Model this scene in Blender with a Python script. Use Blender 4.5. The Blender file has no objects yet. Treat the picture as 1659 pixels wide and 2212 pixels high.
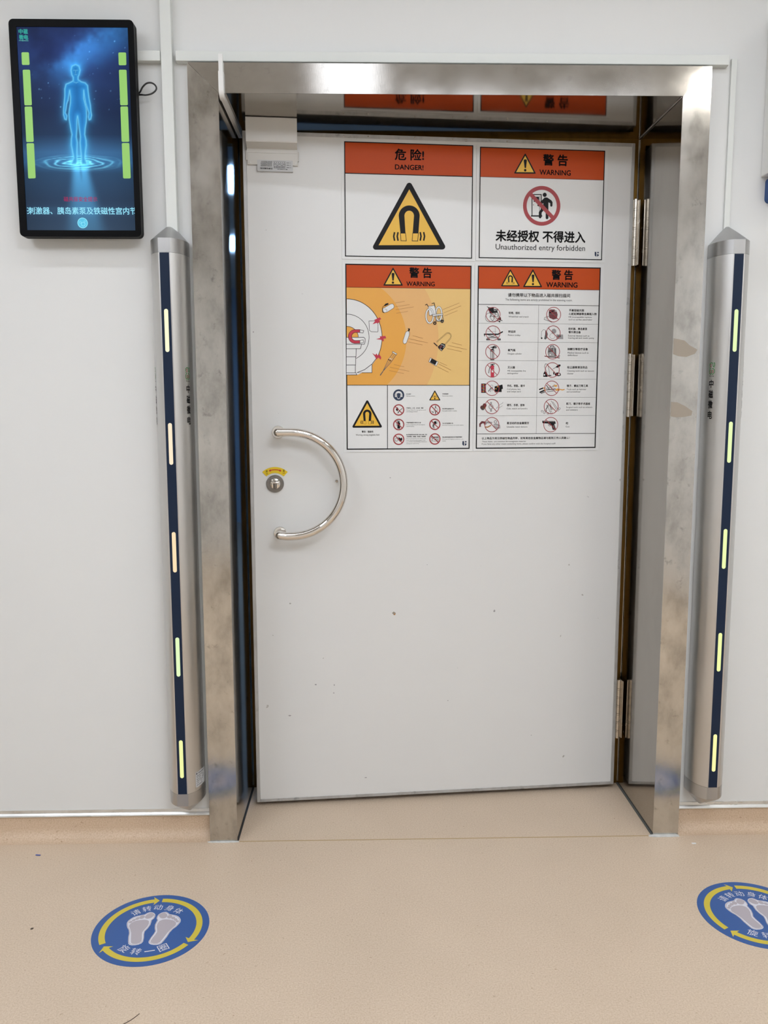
import bpy, bmesh, math, random
import numpy as np
from mathutils import Vector, Matrix
random.seed(4)
PI = math.pi
SC = bpy.context.scene
COL = SC.collection

# ------------------------------------------------------------------ camera
CAM = bpy.data.cameras.new('camera')
cam = bpy.data.objects.new('camera', CAM); COL.objects.link(cam)
CAM.sensor_fit = 'HORIZONTAL'; CAM.sensor_width = 36.0
CAM.lens = 36.0 * 1772.2455 / 1659.0
CAM.clip_start = 0.02; CAM.clip_end = 60
_p, _y, _r = 0.1241, -0.0231, 0.0021
def _basis(p, y, r):
    cp, sp, cy, sy, cr, sr = math.cos(p), math.sin(p), math.cos(y), math.sin(y), math.cos(r), math.sin(r)
    Rz = np.array([[cy, -sy, 0], [sy, cy, 0], [0, 0, 1]])
    Rx = np.array([[1, 0, 0], [0, cp, sp], [0, -sp, cp]])
    Ry = np.array([[cr, 0, sr], [0, 1, 0], [-sr, 0, cr]])
    return Rz @ Rx @ Ry
_M = _basis(_p, _y, _r)
cam.matrix_world = Matrix(((_M[0, 0], _M[0, 2], -_M[0, 1], -0.1141),
                           (_M[1, 0], _M[1, 2], -_M[1, 1], -2.3004),
                           (_M[2, 0], _M[2, 2], -_M[2, 1], 1.2682),
                           (0, 0, 0, 1)))
SC.camera = cam
# ------------------------------------------------------------------ exposure, world, lamps
SC.view_settings.view_transform = 'Standard'
SC.view_settings.look = 'None'
SC.view_settings.exposure = 0.0
SC.view_settings.gamma = 1.0
SC.view_settings.use_curve_mapping = False
W = bpy.data.worlds.new('world'); SC.world = W; W.use_nodes = True
W.node_tree.nodes['Background'].inputs[0].default_value = (0.02, 0.02, 0.022, 1)
W.node_tree.nodes['Background'].inputs[1].default_value = 1.0
PANEL_POWER = 13.9         # emission of the corridor ceiling panels and the added fill
PANEL_COLOR = (0.94, 1.0, 1.10)
SCAN_POWER = 30.0           # emission of the scan room panels
SCAN_COLOR = (0.33, 0.58, 1.0)
CEIL = 2.75
PANELS = [(-1.9, -1.6, .15, .25), (-1.75, -2.55, .25, .6), (.3, -2.55, .25, .6), (1.0, -2.55, .25, .6), (-.1, -.8, 1.7, .034)]   # x, y, half width, half length; rear row and thin strip are added fill
DIM_PANEL = (-0.18, -1.6, .14, .34)   # a dimmer frosted panel over the doorway
DIM_POWER = 2.2
SPOT = (1.52, -1.57, .085)    # compact lamp: x, y, radius
SPOT_POWER = 75.0
SPOT_COLOR = (1.0, 0.97, 0.90)
SCAN_PANELS = [(-.11, 2.63), (.19, 4.45), (-1.8, 4.45), (1.9, 4.45)]
SCAN_CEIL = 2.6

# ------------------------------------------------------------------ materials
def lin(r, g, b):
    f = lambda c: (c / 255 / 12.92) if c / 255 <= .04045 else ((c / 255 + .055) / 1.055) ** 2.4
    return (f(r), f(g), f(b), 1.0)
def mat(name, color, rough=.5, metal=0.0, spec=.5, coat=0.0, emit=None, strength=0.0):
    m = bpy.data.materials.new(name); m.use_nodes = True
    b = m.node_tree.nodes['Principled BSDF']
    b.inputs['Base Color'].default_value = color if len(color) == 4 else (*color, 1)
    b.inputs['Roughness'].default_value = rough
    b.inputs['Metallic'].default_value = metal
    b.inputs['Specular IOR Level'].default_value = spec
    b.inputs['Coat Weight'].default_value = coat
    if emit is not None:
        b.inputs['Emission Color'].default_value = emit if len(emit) == 4 else (*emit, 1)
        b.inputs['Emission Strength'].default_value = strength
    return m
def nodes(m):
    nt = m.node_tree
    return nt, nt.nodes, nt.links, nt.nodes['Principled BSDF']
def noise(nt, scale, detail=3, rough=.5, mapping=None, coord='Object'):
    tc = nt.nodes.new('ShaderNodeTexCoord'); n = nt.nodes.new('ShaderNodeTexNoise')
    n.inputs['Scale'].default_value = scale; n.inputs['Detail'].default_value = detail
    n.inputs['Roughness'].default_value = rough
    if mapping:
        mp = nt.nodes.new('ShaderNodeMapping'); mp.inputs['Scale'].default_value = mapping
        nt.links.new(tc.outputs[coord], mp.inputs[0]); nt.links.new(mp.outputs[0], n.inputs['Vector'])
    else:
        nt.links.new(tc.outputs[coord], n.inputs['Vector'])
    return n
def ramp(nt, src, stops):
    r = nt.nodes.new('ShaderNodeValToRGB')
    while len(r.color_ramp.elements) > 1: r.color_ramp.elements.remove(r.color_ramp.elements[-1])
    r.color_ramp.elements[0].position = stops[0][0]; r.color_ramp.elements[0].color = stops[0][1]
    for p, c in stops[1:]:
        e = r.color_ramp.elements.new(p); e.color = c
    nt.links.new(src, r.inputs[0]); return r
def mix(nt, fac, a, b, mode='MIX'):
    x = nt.nodes.new('ShaderNodeMix'); x.data_type = 'RGBA'; x.blend_type = mode
    for s, v in ((0, fac), (6, a), (7, b)):
        if isinstance(v, (int, float)): x.inputs[s].default_value = v
        elif isinstance(v, tuple): x.inputs[s].default_value = v
        else: nt.links.new(v, x.inputs[s])
    return x.outputs[2]
def g(v): return (v, v, v, 1)

def m_floor(name, c0, c1, c2):
    m = mat(name, c0, .42, spec=.35)
    nt, N, L, b = nodes(m)
    n1 = noise(nt, 260, 4, .7); r1 = ramp(nt, n1.outputs[0], [(.34, c1), (.5, c0), (.66, c2)])
    n2 = noise(nt, 90, 2, .6); r2 = ramp(nt, n2.outputs[0], [(.68, g(1)), (.76, (.72, .66, .6, 1))])
    n3 = noise(nt, 2.2, 3, .6); r3 = ramp(nt, n3.outputs[0], [(.3, (.95, .945, .94, 1)), (.7, (1.03, 1.03, 1.03, 1))])
    c = mix(nt, 1.0, r1.outputs[0], r2.outputs[0], 'MULTIPLY')
    c = mix(nt, 1.0, c, r3.outputs[0], 'MULTIPLY')
    L.new(c, b.inputs['Base Color'])
    bp = N.new('ShaderNodeBump'); bp.inputs['Strength'].default_value = .05; bp.inputs['Distance'].default_value = .002
    L.new(n1.outputs[0], bp.inputs['Height']); L.new(bp.outputs[0], b.inputs['Normal'])
    return m
def m_paint(name, c, rough=.45, spec=.4, amt=.02, sc=3.0):
    m = mat(name, c, rough, spec=spec)
    nt, N, L, b = nodes(m)
    n = noise(nt, sc, 4, .6)
    r = ramp(nt, n.outputs[0], [(.3, g(1 - amt)), (.7, g(1.0))])
    L.new(mix(nt, 1.0, tuple(c), r.outputs[0], 'MULTIPLY'), b.inputs['Base Color'])
    return m
def m_steel(name, c, rough, smudge=.25, stretch=(8, 8, 8), aniso=0.0, grime=None, grain=None):
    m = mat(name, c, rough, 1.0)
    nt, N, L, b = nodes(m)
    n = noise(nt, 1.0, 5, .62, stretch)
    r = ramp(nt, n.outputs[0], [(.36, g(1 - smudge)), (.5, g(1 - smudge * .35)), (.62, g(1.0))])
    col = mix(nt, 1.0, tuple(c), r.outputs[0], 'MULTIPLY')
    if grime:
        n4 = noise(nt, 26, 4, .65); rr = ramp(nt, n4.outputs[0], [(.60, g(1)), (.70, g(1 - grime))])
        col = mix(nt, 1.0, col, rr.outputs[0], 'MULTIPLY')
    L.new(col, b.inputs['Base Color'])
    n2 = noise(nt, 1.0, 3, .6, stretch)
    mr = N.new('ShaderNodeMapRange'); mr.inputs[1].default_value = .3; mr.inputs[2].default_value = .7
    mr.inputs[3].default_value = rough * .8; mr.inputs[4].default_value = rough * 1.35
    L.new(n2.outputs[0], mr.inputs[0]); L.new(mr.outputs[0], b.inputs['Roughness'])
    if grain:
        n5 = noise(nt, 1.0, 2, .6, grain)
        bp = N.new('ShaderNodeBump'); bp.inputs['Strength'].default_value = .05; bp.inputs['Distance'].default_value = .0005
        L.new(n5.outputs[0], bp.inputs['Height']); L.new(bp.outputs[0], b.inputs['Normal'])
    b.inputs['Anisotropic'].default_value = aniso
    return m
MT = {}
MT['wall'] = m_paint('wall_panel', (.735, .74, .725, 1), .5, .35, .015, 2.0)
MT['trunk'] = m_paint('trunking_plastic', (.71, .73, .70, 1), .4, .4, .012, 6)
MT['room'] = m_paint('room_paint', (.80, .79, .76, 1), .6, .3)
MT['ceil'] = m_paint('ceiling_white', (.66, .66, .65, 1), .7, .2)
MT['floor'] = m_floor('beige_vinyl', lin(206, 186, 163), lin(193, 171, 147), lin(215, 197, 176))
MT['cove'] = m_floor('beige_vinyl_shaded', lin(203, 179, 153), lin(189, 163, 137), lin(212, 190, 166))  # floor sheet turned up the wall; part of its shade is in the colour
MT['door'] = m_paint('door_white', (.71, .71, .695, 1), .32, .45, .012, 5)
def _scuffs(m):
    nt, N, L, b = nodes(m)
    n = noise(nt, 38, 2, .5); r = ramp(nt, n.outputs[0], [(.752, g(1)), (.78, (.55, .53, .5, 1))])
    old = b.inputs['Base Color'].links[0].from_socket
    L.new(mix(nt, 1.0, old, r.outputs[0], 'MULTIPLY'), b.inputs['Base Color'])
_scuffs(MT['door'])
MT['steel_face'] = m_steel('brushed_steel_face', (.62, .60, .565, 1), .13, .36, (11, 11, 6.5), .35, .30, (40, 40, 900))
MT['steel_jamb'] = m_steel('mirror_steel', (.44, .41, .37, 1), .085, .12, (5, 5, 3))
MT['alu'] = m_steel('aluminium_edge', (.50, .50, .495, 1), .42, .18, (30, 30, 12), 0, .35)
MT['alu'].node_tree.nodes['Principled BSDF'].inputs['Metallic'].default_value = .45
MT['skirt'] = m_steel('skirting_aluminium', (.78, .79, .78, 1), .30, .14, (9, 40, 40), 0, .12)
MT['pole'] = m_steel('anodised_silver', (.66, .655, .645, 1), .34, .05, (6, 6, 2), .3)
MT['cap'] = m_steel('cap_silver', (.50, .50, .50, 1), .37, .02, (6, 6, 6))
MT['chrome'] = mat('polished_steel', (.72, .69, .65, 1), .045, 1.0)
MT['satin'] = m_steel('satin_steel', (.24, .225, .21, 1), .3, .06, (30, 30, 30), .3)
MT['hinge'] = m_steel('hinge_steel', (.62, .57, .50, 1), .22, .05, (20, 20, 20))
MT['brass'] = m_steel('brass_fingers', (.18, .098, .022, 1), .42, .25, (40, 40, 12), 0, .2)
MT['gap'] = mat('dark_rubber', (.03, .03, .03, 1), .6)
MT['joint'] = mat('grey_sealant', (.10, .105, .10, 1), .6)
MT['plastic'] = m_paint('ivory_plastic', (.66, .645, .61, 1), .38, .45, .01, 20)
MT['white'] = m_paint('white_plastic', (.80, .80, .78, 1), .4, .45, .01, 10)
MT['caulk'] = m_paint('caulk_white', (.66, .66, .63, 1), .6, .3, .25, 60)
MT['black'] = mat('black_gloss', (.003, .003, .0035, 1), .35, spec=.06)
MT['blackcase'] = mat('black_case', (.012, .011, .011, 1), .5, spec=.18)
MT['cable'] = mat('black_cable', (.010, .010, .011, 1), .4)
MT['navy'] = mat('navy_strip', lin(24, 38, 60), .35, spec=.22)
MT['blue'] = mat('blue_plastic', lin(20, 72, 135), .4)
MT['paper'] = mat('paper_white', (.735, .74, .73, 1), .4, spec=.35)
MT['orange'] = mat('print_orange', (.50, .066, .007, 1), .42, spec=.2)
MT['ink'] = mat('print_black', (.009, .0085, .010, 1), .5, spec=.18)
MT['grey_ink'] = mat('print_grey', (.10, .10, .10, 1), .45)
MT['mid_ink'] = mat('print_mid_grey', (.32, .31, .31, 1), .45)
MT['yellow'] = mat('print_yellow', (.78, .46, .045, 1), .4, spec=.4)
MT['red'] = mat('print_red', (.33, .022, .028, 1), .42)
MT['crimson'] = mat('print_crimson', (.50, .018, .05, 1), .42)
MT['maroon'] = mat('print_maroon', (.13, .02, .025, 1), .45)
MT['amber'] = mat('print_amber', (.75, .36, .05, 1), .42)
MT['peach'] = mat('print_peach', (.74, .42, .15, 1), .42)
MT['straw'] = mat('print_straw', (.76, .50, .17, 1), .42)
MT['brown'] = mat('print_brown', (.40, .17, .04, 1), .45)
MT['pnavy'] = mat('print_navy', (.012, .028, .07, 1), .42)
MT['lightfill'] = mat('print_white', (.735, .74, .73, 1), .42, spec=.3)
MT['fblue'] = mat('vinyl_blue', lin(48, 88, 150), .4, spec=.4)
MT['fyellow'] = mat('vinyl_yellow', lin(205, 185, 62), .42)
MT['fgrey'] = mat('vinyl_grey', lin(176, 168, 174), .42)
MT['fwhite'] = mat('vinyl_white', lin(214, 214, 222), .42)
MT['syellow'] = mat('sticker_yellow', lin(222, 190, 28), .38)
MT['sred'] = mat('sticker_red', lin(185, 28, 22), .4)
MT['silverlabel'] = mat('silver_label', (.56, .57, .58, 1), .4, spec=.5)
MT['lgreen'] = mat('logo_green', lin(44, 128, 60), .45)
MT['lred'] = mat('logo_red', lin(172, 30, 40), .45)
MT['seam'] = mat('seam_weld', lin(184, 158, 118), .5)
MT['residue'] = mat('tape_residue', lin(156, 146, 133), .5, spec=.25)
MT['scrapblue'] = mat('scrap_blue', lin(45, 75, 160), .5)
MT['hair'] = mat('dark_hair', lin(70, 58, 46), .6)
MT['panel'] = mat('ceiling_and_fill_panel_light', (.9, .9, .9, 1), .5, emit=PANEL_COLOR, strength=PANEL_POWER)
MT['scanpanel'] = mat('scan_panel_light', (.9, .9, .9, 1), .5, emit=SCAN_COLOR, strength=SCAN_POWER)
def glow(name, rgb, s=1.0, base=(.02, .02, .02, 1)):
    return mat(name, base, .4, emit=lin(*rgb), strength=s)
LED = [glow('led_lemon', (250, 250, 205), 1.05), glow('led_cream', (250, 232, 200), 1.0), glow('led_apricot', (250, 224, 180), 1.0),
       glow('led_mint', (226, 250, 190), 1.0), glow('led_lime', (240, 246, 165), 1.0)]
LEDR = [glow('led_green', (226, 250, 178), 1.03), glow('led_pear', (228, 248, 176), 1.03), glow('led_pale_lime', (234, 248, 172), 1.03),
        glow('led_straw', (236, 247, 162), 1.05), glow('led_yellow', (250, 246, 166), 1.05)]
MT['bar_green'] = glow('screen_green', (138, 196, 88), 1.0)
MT['scr_text'] = glow('screen_text_cyan', (150, 226, 250), 1.0)
MT['scr_red'] = glow('screen_text_red', (168, 40, 88), 1.0)
MT['scr_teal'] = glow('screen_teal', (52, 160, 150), 1.0)
MT['scr_cyan'] = glow('screen_button', (64, 190, 226), 1.0)
MT['scr_cyan2'] = glow('screen_button_rim', (130, 222, 245), 1.0)

# ------------------------------------------------------------------ builders
def link(name, me, parent=None, loc=None, rot=None):
    o = bpy.data.objects.new(name, me); COL.objects.link(o)
    if parent: o.parent = parent
    if loc is not None: o.location = loc
    if rot is not None: o.rotation_euler = rot
    return o
def thing(name, label, cat, loc=(0, 0, 0), rz=0.0, group=None, kind=None):
    o = bpy.data.objects.new(name, None); COL.objects.link(o)
    o.empty_display_size = .05
    o.location = loc; o.rotation_euler = (0, 0, rz)
    return tag(o, label, cat, group, kind)
def tag(o, label, cat, group=None, kind=None):
    o['label'] = label; o['category'] = cat
    if group: o['group'] = group
    if kind: o['kind'] = kind
    return o
class MB:
    """collects shapes into one bmesh"""
    def __init__(s): s.bm = bmesh.new()
    def box(s, x0, x1, y0, y1, z0, z1, bev=0.0, seg=2):
        vs = [s.bm.verts.new(p) for p in ((x0, y0, z0), (x1, y0, z0), (x1, y1, z0), (x0, y1, z0), (x0, y0, z1), (x1, y0, z1), (x1, y1, z1), (x0, y1, z1))]
        fs = [s.bm.faces.new([vs[i] for i in q]) for q in ((3, 2, 1, 0), (4, 5, 6, 7), (0, 1, 5, 4), (1, 2, 6, 5), (2, 3, 7, 6), (3, 0, 4, 7))]
        if bev > 0:
            es = list({e for f in fs for e in f.edges})
            bmesh.ops.bevel(s.bm, geom=es, offset=bev, segments=seg, profile=.5, affect='EDGES')
        return s
    def loft(s, rings, cap0=True, cap1=True, closed=True):
        R = [[s.bm.verts.new(p) for p in r] for r in rings]
        n = len(R[0])
        for a, b in zip(R, R[1:]):
            for i in range(n if closed else n - 1):
                j = (i + 1) % n
                s.bm.faces.new((a[i], a[j], b[j], b[i]))
        if cap0: s.bm.faces.new(list(reversed(R[0])))
        if cap1: s.bm.faces.new(R[-1])
        return s
    def tube(s, pts, r, n=20, caps=True):
        pts = [Vector(p) for p in pts]
        T = []
        for i in range(len(pts)):
            a = pts[max(0, i - 1)]; b = pts[min(len(pts) - 1, i + 1)]
            T.append((b - a).normalized())
        ref = Vector((0, 0, 1)) if abs(T[0].z) < .9 else Vector((1, 0, 0))
        u = (ref - T[0] * ref.dot(T[0])).normalized()
        rings = []
        for p, t in zip(pts, T):
            u = (u - t * u.dot(t)).normalized(); v = t.cross(u)
            rings.append([p + u * (r * math.cos(2 * PI * k / n)) + v * (r * math.sin(2 * PI * k / n)) for k in range(n)])
        return s.loft(rings, caps, caps)
    def lathe(s, prof, c, axis='y', n=40):
        # prof: (radius, height) along -y (towards the viewer) from c, or along z
        rings = []
        for r, h in prof:
            ring = []
            for k in range(n):
                a = 2 * PI * k / n
                if axis == 'y': ring.append((c[0] + r * math.cos(a), c[1] - h, c[2] + r * math.sin(a)))
                else: ring.append((c[0] + r * math.cos(a), c[1] + r * math.sin(a), c[2] + h))
            rings.append(ring)
        return s.loft(rings)
    def quad(s, *p):
        s.bm.faces.new([s.bm.verts.new(q) for q in p]); return s
    def build(s, name, m, parent=None, smooth=False, loc=None, rot=None, angle=40):
        bmesh.ops.recalc_face_normals(s.bm, faces=s.bm.faces[:])
        me = bpy.data.meshes.new(name); s.bm.to_mesh(me); s.bm.free()
        me.materials.append(MT[m] if isinstance(m, str) else m)
        if smooth:
            me.polygons.foreach_set('use_smooth', [True] * len(me.polygons))
            try: me.set_sharp_from_angle(angle=math.radians(angle))
            except Exception: pass
        return link(name, me, parent, loc, rot)

_tc = {}
def glyphs(s, bold=0.0):
    k = (s, bold)
    if k not in _tc:
        c = bpy.data.curves.new('txt', 'FONT'); c.body = s; c.size = 1; c.resolution_u = 3; c.fill_mode = 'BOTH'
        o = bpy.data.objects.new('txt', c)
        m = bpy.data.meshes.new_from_object(o)
        V = np.array([v.co[:2] for v in m.vertices]); F = [tuple(p.vertices) for p in m.polygons]
        bpy.data.objects.remove(o); bpy.data.meshes.remove(m); bpy.data.curves.remove(c)
        lo, hi = V.min(0) - bold, V.max(0) + bold
        V = V - (lo + hi) / 2
        if bold > 0:            # heavier strokes: the glyph stamped round a small circle
            nv = len(V); F0 = F; F = []; VV = []
            for q in range(9):
                o_ = np.array([0, 0]) if q == 0 else bold * np.array([math.cos(q * PI / 4), math.sin(q * PI / 4)])
                VV.append(V + o_); F += [tuple(i + nv * q for i in p) for p in F0]
            V = np.concatenate(VV)
        _tc[k] = (V / np.maximum(hi - lo, 1e-6), F, hi - lo)
    return _tc[k]
def homog(src, dst):
    A = []; b = []
    for (x, y), (u, v) in zip(src, dst):
        A.append([x, y, 1, 0, 0, 0, -u * x, -u * y]); b.append(u)
        A.append([0, 0, 0, x, y, 1, -v * x, -v * y]); b.append(v)
    h = np.linalg.solve(np.array(A, float), np.array(b, float))
    return np.append(h, 1).reshape(3, 3)
class Flat:
    """flat artwork in the plane of a sheet: artwork units are mapped to metres on that sheet"""
    def __init__(s, H, plane='wall', lift=.0006, step=.00012):
        s.H = H; s.plane = plane; s.lift = lift; s.step = step
        s.V = []; s.F = []; s.M = []; s.mats = []
    def m(s, x, y):
        q = s.H @ np.array([x, y, 1.0]); return q[0] / q[2], q[1] / q[2]
    def sc(s, x, y):
        a = s.m(x - 5, y); b = s.m(x + 5, y); c = s.m(x, y - 5); d = s.m(x, y + 5)
        return abs(b[0] - a[0]) / 10, abs(d[1] - c[1]) / 10
    def mi(s, k):
        mm = MT[k] if isinstance(k, str) else k
        if mm not in s.mats: s.mats.append(mm)
        return s.mats.index(mm)
    def P(s, u, v, layer):
        h = s.lift + s.step * layer
        return (u, -h, v) if s.plane == 'wall' else (u, v, h)
    def loc(s, pts, k, layer=0, faces=None):
        b = len(s.V); s.V += [s.P(u, v, layer) for u, v in pts]
        i = s.mi(k)
        for f in (faces or [tuple(range(len(pts)))]):
            s.F.append(tuple(b + q for q in f)); s.M.append(i)
        return s
    def poly(s, pts, k, layer=0):
        from mathutils.geometry import tessellate_polygon
        L = [s.m(x, y) for x, y in pts]
        if len(L) <= 4 and False: return s.loc(L, k, layer)
        tris = tessellate_polygon([[Vector((u, v, 0)) for u, v in L]])
        return s.loc(L, k, layer, [tuple(t) for t in tris])
    def rect(s, x0, y0, x1, y1, k, layer=0):
        return s.poly([(x0, y0), (x1, y0), (x1, y1), (x0, y1)], k, layer)
    def stroke(s, pts, w, k, layer=1, closed=False):
        L = [np.array(s.m(x, y)) for x, y in pts]
        sx = s.sc(*pts[0]); hw = w * (sx[0] + sx[1]) / 4
        n = len(L); out = []
        for i in range(n):
            a = L[(i - 1) % n] if (closed or i > 0) else None
            b = L[(i + 1) % n] if (closed or i < n - 1) else None
            d1 = (L[i] - a) if a is not None else (b - L[i]); d2 = (b - L[i]) if b is not None else (L[i] - a)
            d1 = d1 / (np.linalg.norm(d1) + 1e-12); d2 = d2 / (np.linalg.norm(d2) + 1e-12)
            t = d1 + d2; ln = np.linalg.norm(t); t = t / ln if ln > 1e-6 else d1
            nn = np.array([-t[1], t[0]]); c = max(.45, abs(nn @ np.array([-d1[1], d1[0]])))
            out.append((L[i] + nn * hw / c, L[i] - nn * hw / c))
        P = [q for o in out for q in o]
        F = [(2 * i, 2 * i + 1, 2 * ((i + 1) % n) + 1, 2 * ((i + 1) % n)) for i in range(n if closed else n - 1)]
        return s.loc(P, k, layer, F)
    def disc(s, x, y, r, k, layer=0, n=40, ry=None):
        u, v = s.m(x, y); a = r * s.sc(x, y)[0]; b = a if ry is None else ry * s.sc(x, y)[1]
        return s.loc([(u + a * math.cos(2 * PI * i / n), v + b * math.sin(2 * PI * i / n)) for i in range(n)], k, layer)
    def ring(s, x, y, r0, r1, k, layer=0, n=48):
        u, v = s.m(x, y); q = s.sc(x, y)[0]; P = []
        for i in range(n):
            c, t = math.cos(2 * PI * i / n), math.sin(2 * PI * i / n)
            P += [(u + r1 * q * c, v + r1 * q * t), (u + r0 * q * c, v + r0 * q * t)]
        return s.loc(P, k, layer, [(2 * i, 2 * i + 1, 2 * ((i + 1) % n) + 1, 2 * ((i + 1) % n)) for i in range(n)])
    def text(s, t, x, y, w, h, k='ink', bold=0.0, layer=2, rot=0.0):
        V, F, _ = glyphs(t, bold)
        u, v = s.m(x, y); q = s.sc(x, y); W_, H_ = w * q[0], h * q[1]
        c, n = math.cos(rot), math.sin(rot)
        X = V[:, 0] * W_; Y = V[:, 1] * H_
        return s.loc(list(zip((u + X * c - Y * n).tolist(), (v + X * n + Y * c).tolist())), k, layer, F)
    def ltext(s, t, x0, y, x1, h, k='ink', bold=0.0, layer=2):
        return s.text(t, (x0 + x1) / 2, y, x1 - x0, h, k, bold, layer)
    def build(s, name, parent, label=None):
        me = bpy.data.meshes.new(name); me.from_pydata(s.V, [], s.F)
        for mm in s.mats: me.materials.append(mm)
        me.polygons.foreach_set('material_index', s.M); me.update()
        bm = bmesh.new(); bm.from_mesh(me)
        for f in bm.faces:
            nrm = f.normal
            want = -nrm.y if s.plane == 'wall' else nrm.z
            if want < 0: f.normal_flip()
        bm.to_mesh(me); bm.free()
        o = link(name, me, parent)
        if label: o['label'] = label
        return o
def arc(cx, cy, rx, ry, a0, a1, n=24):
    return [(cx + rx * math.cos(math.radians(a0 + (a1 - a0) * i / n)), cy - ry * math.sin(math.radians(a0 + (a1 - a0) * i / n))) for i in range(n + 1)]

# ------------------------------------------------------------------ dimensions (metres); wall at y = WY, casing face at y = 0
WY = .035
XL, xl, xr, XR = -.5773, -.4968, .7427, .8188
ZT, zt, DEP = 2.1764, 2.10, .349
TH = .0813; DW = 1.1879; DZ0, DZ1 = .015, 2.0747
HX, HY = .7176, .3084
DX, DY = HX - DW * math.cos(TH), HY - DW * math.sin(TH)   # lower left corner of the door face
def on_door(u, z, off=0.0):
    return (DX + u * math.cos(TH) + off * math.sin(TH), DY + u * math.sin(TH) - off * math.cos(TH), z)

# ------------------------------------------------------------------ the room
RX0, RX1, RY0 = -3.0, 2.1, -4.8
def S(mb, name, m, label, cat, **k):
    return tag(mb.build(name, m, **k), label, cat, kind='structure')
S(MB().box(RX0 - .2, 3.2, RY0, 7.2, -.05, 0), 'floor', 'floor', 'beige speckled vinyl floor running up to the metal door', 'floor')
w = MB()
w.box(RX0, XL + .03, WY, WY + .31, 0, CEIL); w.box(XR - .03, RX1, WY, WY + .31, 0, CEIL); w.box(XL + .03, XR - .03, WY, WY + .31, ZT - .03, CEIL)
S(w, 'wall_front', 'wall', 'white panelled wall around the metal door', 'wall')
S(MB().box(RX0 - .1, RX0, RY0, WY, 0, CEIL), 'wall_left', 'room', 'pale painted side wall left of the camera', 'wall')
S(MB().box(RX1, RX1 + .1, RY0, WY, 0, CEIL), 'wall_right', 'room', 'pale painted side wall right of the camera', 'wall')
S(MB().box(RX0, RX1, RY0 - .1, RY0, 0, CEIL), 'wall_rear', 'room', 'pale painted wall behind the camera', 'wall')
S(MB().box(RX0, RX1, RY0, WY, CEIL, CEIL + .1), 'ceiling', 'ceil', 'white ceiling over the area in front of the door', 'ceiling')
# scan room beyond the door
MT['scanwall'] = m_paint('scan_room_paint', (.45, .58, .74, 1), .6, .3)
S(MB().box(-3, 3, 7.0, 7.1, 0, SCAN_CEIL), 'wall_beyond', 'scanwall', 'bluish far wall of the room behind the door', 'wall')
S(MB().box(-3.1, -3, WY + .31, 7.1, 0, SCAN_CEIL), 'wall_beyond_left', 'scanwall', 'bluish left wall of the room behind the door', 'wall')
S(MB().box(3, 3.1, WY + .31, 7.1, 0, SCAN_CEIL), 'wall_beyond_right', 'scanwall', 'bluish right wall of the room behind the door', 'wall')
S(MB().box(-3, 3, WY + .31, 7.1, SCAN_CEIL, SCAN_CEIL + .1), 'ceiling_beyond', 'ceil', 'ceiling of the room behind the door', 'ceiling')
MT['dimpanel'] = mat('frosted_panel_light', (.9, .9, .9, 1), .5, emit=PANEL_COLOR, strength=DIM_POWER)
for i, (x, y, hw_, hl_) in enumerate(PANELS + [DIM_PANEL]):
    t = thing('ceiling_light', 'unseen white ceiling light panel, one of the inferred and added fill lamps', 'ceiling light', (x, y, CEIL), group='light panels in the corridor ceiling')
    MB().box(-hw_, hw_, -hl_, hl_, -.012, -.004).build('diffuser', 'panel' if i < len(PANELS) else 'dimpanel', t)
    f = MB(); f.box(-hw_ - .015, -hw_, -hl_ - .015, hl_ + .015, -.016, 0); f.box(hw_, hw_ + .015, -hl_ - .015, hl_ + .015, -.016, 0); f.box(-hw_, hw_, -hl_ - .015, -hl_, -.016, 0); f.box(-hw_, hw_, hl_, hl_ + .015, -.016, 0)
    f.build('frame', 'white', t)
MT['spot'] = mat('downlight_glow', (.9, .9, .9, 1), .5, emit=SPOT_COLOR, strength=SPOT_POWER)
t = thing('downlight', 'round white downlight in the ceiling outside the picture', 'ceiling light', (SPOT[0], SPOT[1], CEIL))
MB().lathe([(SPOT[2], -.010), (SPOT[2], -.002)], (0, 0, 0), 'z', 40).build('diffuser', 'spot', t)
MB().lathe([(SPOT[2] + .02, -.008), (SPOT[2] + .02, 0), (SPOT[2] + .001, 0), (SPOT[2] + .001, -.008)], (0, 0, 0), 'z', 40).build('trim_ring', 'white', t)
for i, (x, y) in enumerate(SCAN_PANELS):
    t = thing('ceiling_light', 'narrow bluish ceiling light in the room behind the door', 'ceiling light', (x, y, SCAN_CEIL), group='light panels behind the door')
    MB().box(-.10, .10, -.28, .28, -.02, -.004).build('diffuser', 'scanpanel', t)
    f = MB(); f.box(-.115, -.1, -.295, .295, -.024, 0); f.box(.1, .115, -.295, .295, -.024, 0); f.box(-.1, .1, -.295, -.28, -.024, 0); f.box(-.1, .1, .28, .295, -.024, 0)
    f.build('frame', 'white', t)

# trunking covers on the wall
TY = .014
S(MB().box(-.610, .8705, TY, WY, 2.1855, 2.2115, .0015), 'trim_1', 'trunk', 'white plastic trunking strip running along the top of the door casing', 'trim')
S(MB().box(-.648, -.6185, TY - .003, WY, .25, CEIL, .0015), 'trim_2', 'trunk', 'white vertical trunking strip behind the left detector post', 'trim')
S(MB().box(-.99, -.650, TY, WY, 2.1855, 2.2115, .0015), 'trim_3', 'trunk', 'short white trunking strip running behind the wall screen', 'trim')
S(MB().box(.882, .8975, WY - .008, WY, .25, 2.207, .001), 'trim_4', 'trunk', 'narrow white cover strip rising behind the right detector post', 'trim')
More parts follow.
